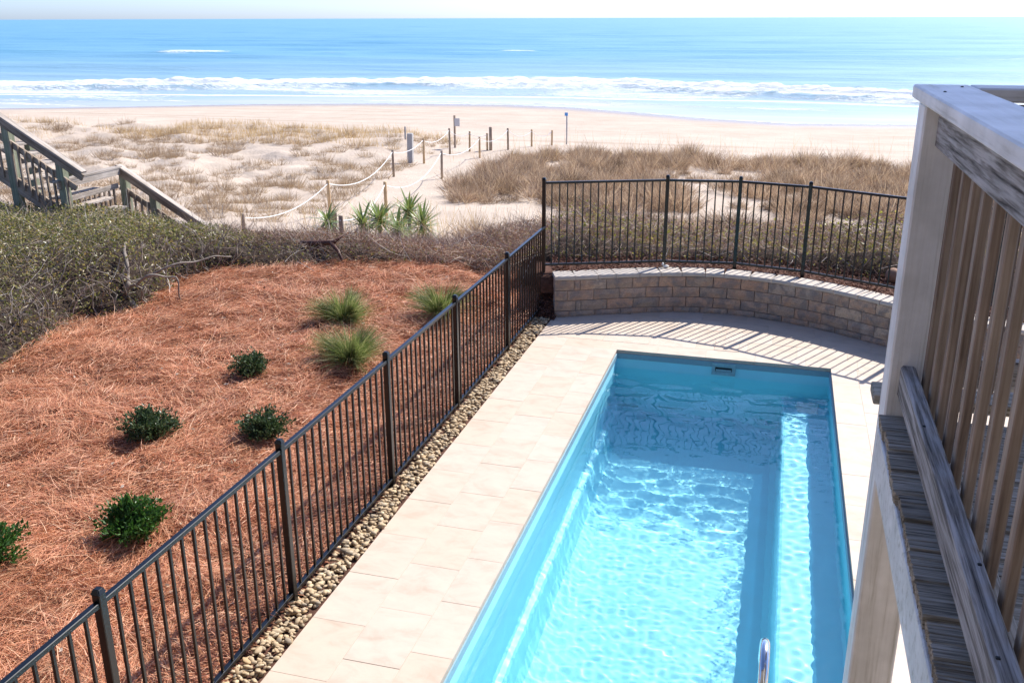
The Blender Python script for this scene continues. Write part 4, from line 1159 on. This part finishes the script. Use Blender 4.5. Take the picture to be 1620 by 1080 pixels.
# ------------------------------------------------------------------ raised wooden deck at the right
wd = thing('wooden_deck', 'raised weathered wooden deck with a white corner post and slatted railing', 'deck', (1.0, 1.5, 2.8))
def plank(y0, y1, xe):
    rg = random.Random(int(y0 * 1000))
    n = 44; prof = []
    deep = [rg.random() < .16 for _ in range(n)]
    for i in range(n):
        t = i / (n - 1); yy_ = y0 + .003 + (y1 - y0 - .006) * t
        z = -(rg.uniform(.002, .004) if (i % 2 and deep[i]) else rg.uniform(0, .0003)) - (.006 if i in (0, n - 1) else 0)
        prof.append((yy_, z, xe + rg.uniform(-.002, .003) + (.004 if deep[i] and i % 2 else 0)))
    xs_ = [None, .52, .9, 1.6, 3.2]
    V, F = [], []
    for k, xx in enumerate(xs_):
        for (yy_, z, e) in prof: V.append((e if xx is None else xx, yy_, z))
    for k, xx in enumerate(xs_):
        for (yy_, z, e) in prof: V.append(((e + .004) if xx is None else xx, yy_, -.038))
    m_ = len(xs_); off = m_ * n
    for k in range(m_ - 1):
        for i in range(n - 1):
            F.append((k * n + i, k * n + i + 1, (k + 1) * n + i + 1, (k + 1) * n + i)[::-1]); F.append((off + k * n + i, off + k * n + i + 1, off + (k + 1) * n + i + 1, off + (k + 1) * n + i))
        F.append((k * n, (k + 1) * n, off + (k + 1) * n, off + k * n)[::-1]); F.append((k * n + n - 1, (k + 1) * n + n - 1, off + (k + 1) * n + n - 1, off + k * n + n - 1))
    for i in range(n - 1): F.append((i, i + 1, off + i + 1, off + i))
    yc = (y0 + y1) / 2
    me = np_mesh('plank', np.array(V) - np.array([1.8, yc, 0]), F, M['plank_wood'])
    o = obj('plank', me, wd, (1.8, yc, 2.8 + rg.uniform(-.003, .003)))
    o.rotation_euler = (rg.uniform(-.008, .008), 0, 0)
y = 3.125; k = 0
while y > -1.2:
    w_ = .142
    plank(y - w_, y, .388 + .004 * math.sin(k * 1.7) + random.uniform(-.003, .003)); y -= w_ + .005; k += 1
for y_ in (3.435, 3.29): pass
box('plank', .384, 3.2, 3.295, 3.43, 2.762, 2.80, M['plank_wood'], wd, .004)
box('fascia', .388, .424, -1.2, 3.12, 2.605, 2.755, M['white_paint_x'], wd, .004)
box('joist', .60, .64, -1.2, 3.12, 2.52, 2.755, M['plank_wood'], wd, .003)
beam('corner_post', (.4775, 3.205, -.02), (.4775, 3.205, 3.798), .15, .15, M['white_paint_x'], wd, .006)
# L of the railing: along the pool side, then along the sea side
beam('cap_rail', (.475, -1.2, 3.822), (.475, 3.40, 3.822), .165, .042, M['white_paint_x'], wd, .005)
beam('cap_rail', (.56, 3.318, 3.8225), (3.2, 3.318, 3.8225), .165, .042, M['white_paint_x'], wd, .005)
beam('rail_board', (.462, -1.2, 3.735), (.462, 3.128, 3.735), .038, .118, M['gray_wood'], wd, .006)
beam('rail_board', (.60, 3.26, 3.735), (3.2, 3.26, 3.735), .038, .118, M['gray_wood'], wd, .006)
beam('lower_rail', (.457, -1.2, 2.922), (.457, 3.128, 2.922), .046, .106, M['gray_wood'], wd, .007)
beam('cleat', (.512, -1.2, 2.865), (.512, 3.128, 2.865), .055, .05, M['plank_wood'], wd, .004)
beam('lower_rail', (.56, 3.27, 2.922), (3.2, 3.27, 2.922), .046, .106, M['gray_wood'], wd, .006)
for i in range(28):
    yb = 3.05 - i * .155
    beam('baluster', (.505, yb, 2.895), (.505, yb, 3.80), .023, .043, M['baluster_wood'], wd, .003)
for i in range(16):
    xb = .72 + i * .155
    beam('baluster', (xb, 3.225, 2.87), (xb, 3.225, 3.80), .038, .038, M['baluster_wood'], wd, .003)
NAIL = box_mesh('nail', .008, .008, .004, M['dark'], .001)
for x_, y_, z_ in ((.44, 3.05, 3.844), (.51, 2.2, 3.844), (.43, 1.62, 3.844), (.52, 3.28, 3.844), (.445, 2.62, 2.976), (.468, 1.9, 2.976), (.445, 1.58, 2.976)):
    n_ = bpy.data.objects.new('nail', NAIL); link(n_, wd); n_.location = Vector((x_, y_, z_)) - wd.location
# unseen roof added up-sun, right of the frame, to shade the deck
pr = thing('shade_roof', 'unseen roof added beyond the wooden deck to shade it', 'roof', (3.2, 4.2, 6.1))
beam('roof_slope', (2.3, 5.9, 7.95), (6.2, 5.9, 8.3), 4.6, .16, M['roof'], pr, .02)
for yy_ in (3.8, 8.0): beam('post', (5.4, yy_, 0), (5.4, yy_, 8.1), .15, .15, M['white_paint_x'], pr)
beam('eave_board', (2.28, 3.65, 7.9), (2.28, 8.15, 7.9), .03, .2, M['white_paint_x'], pr)

hs = thing('house', 'sided house wall behind the deck', 'house', (0, -3, 0))
M['siding'] = plain('lap_siding', (.13, .115, .10), .8)
box('wall', -9, 10, -6, -1.25, 0, 7.4, M['siding'], hs)
box('roof', -9.5, 10.5, -6.5, -.9, 7.4, 7.6, M['roof'], hs)
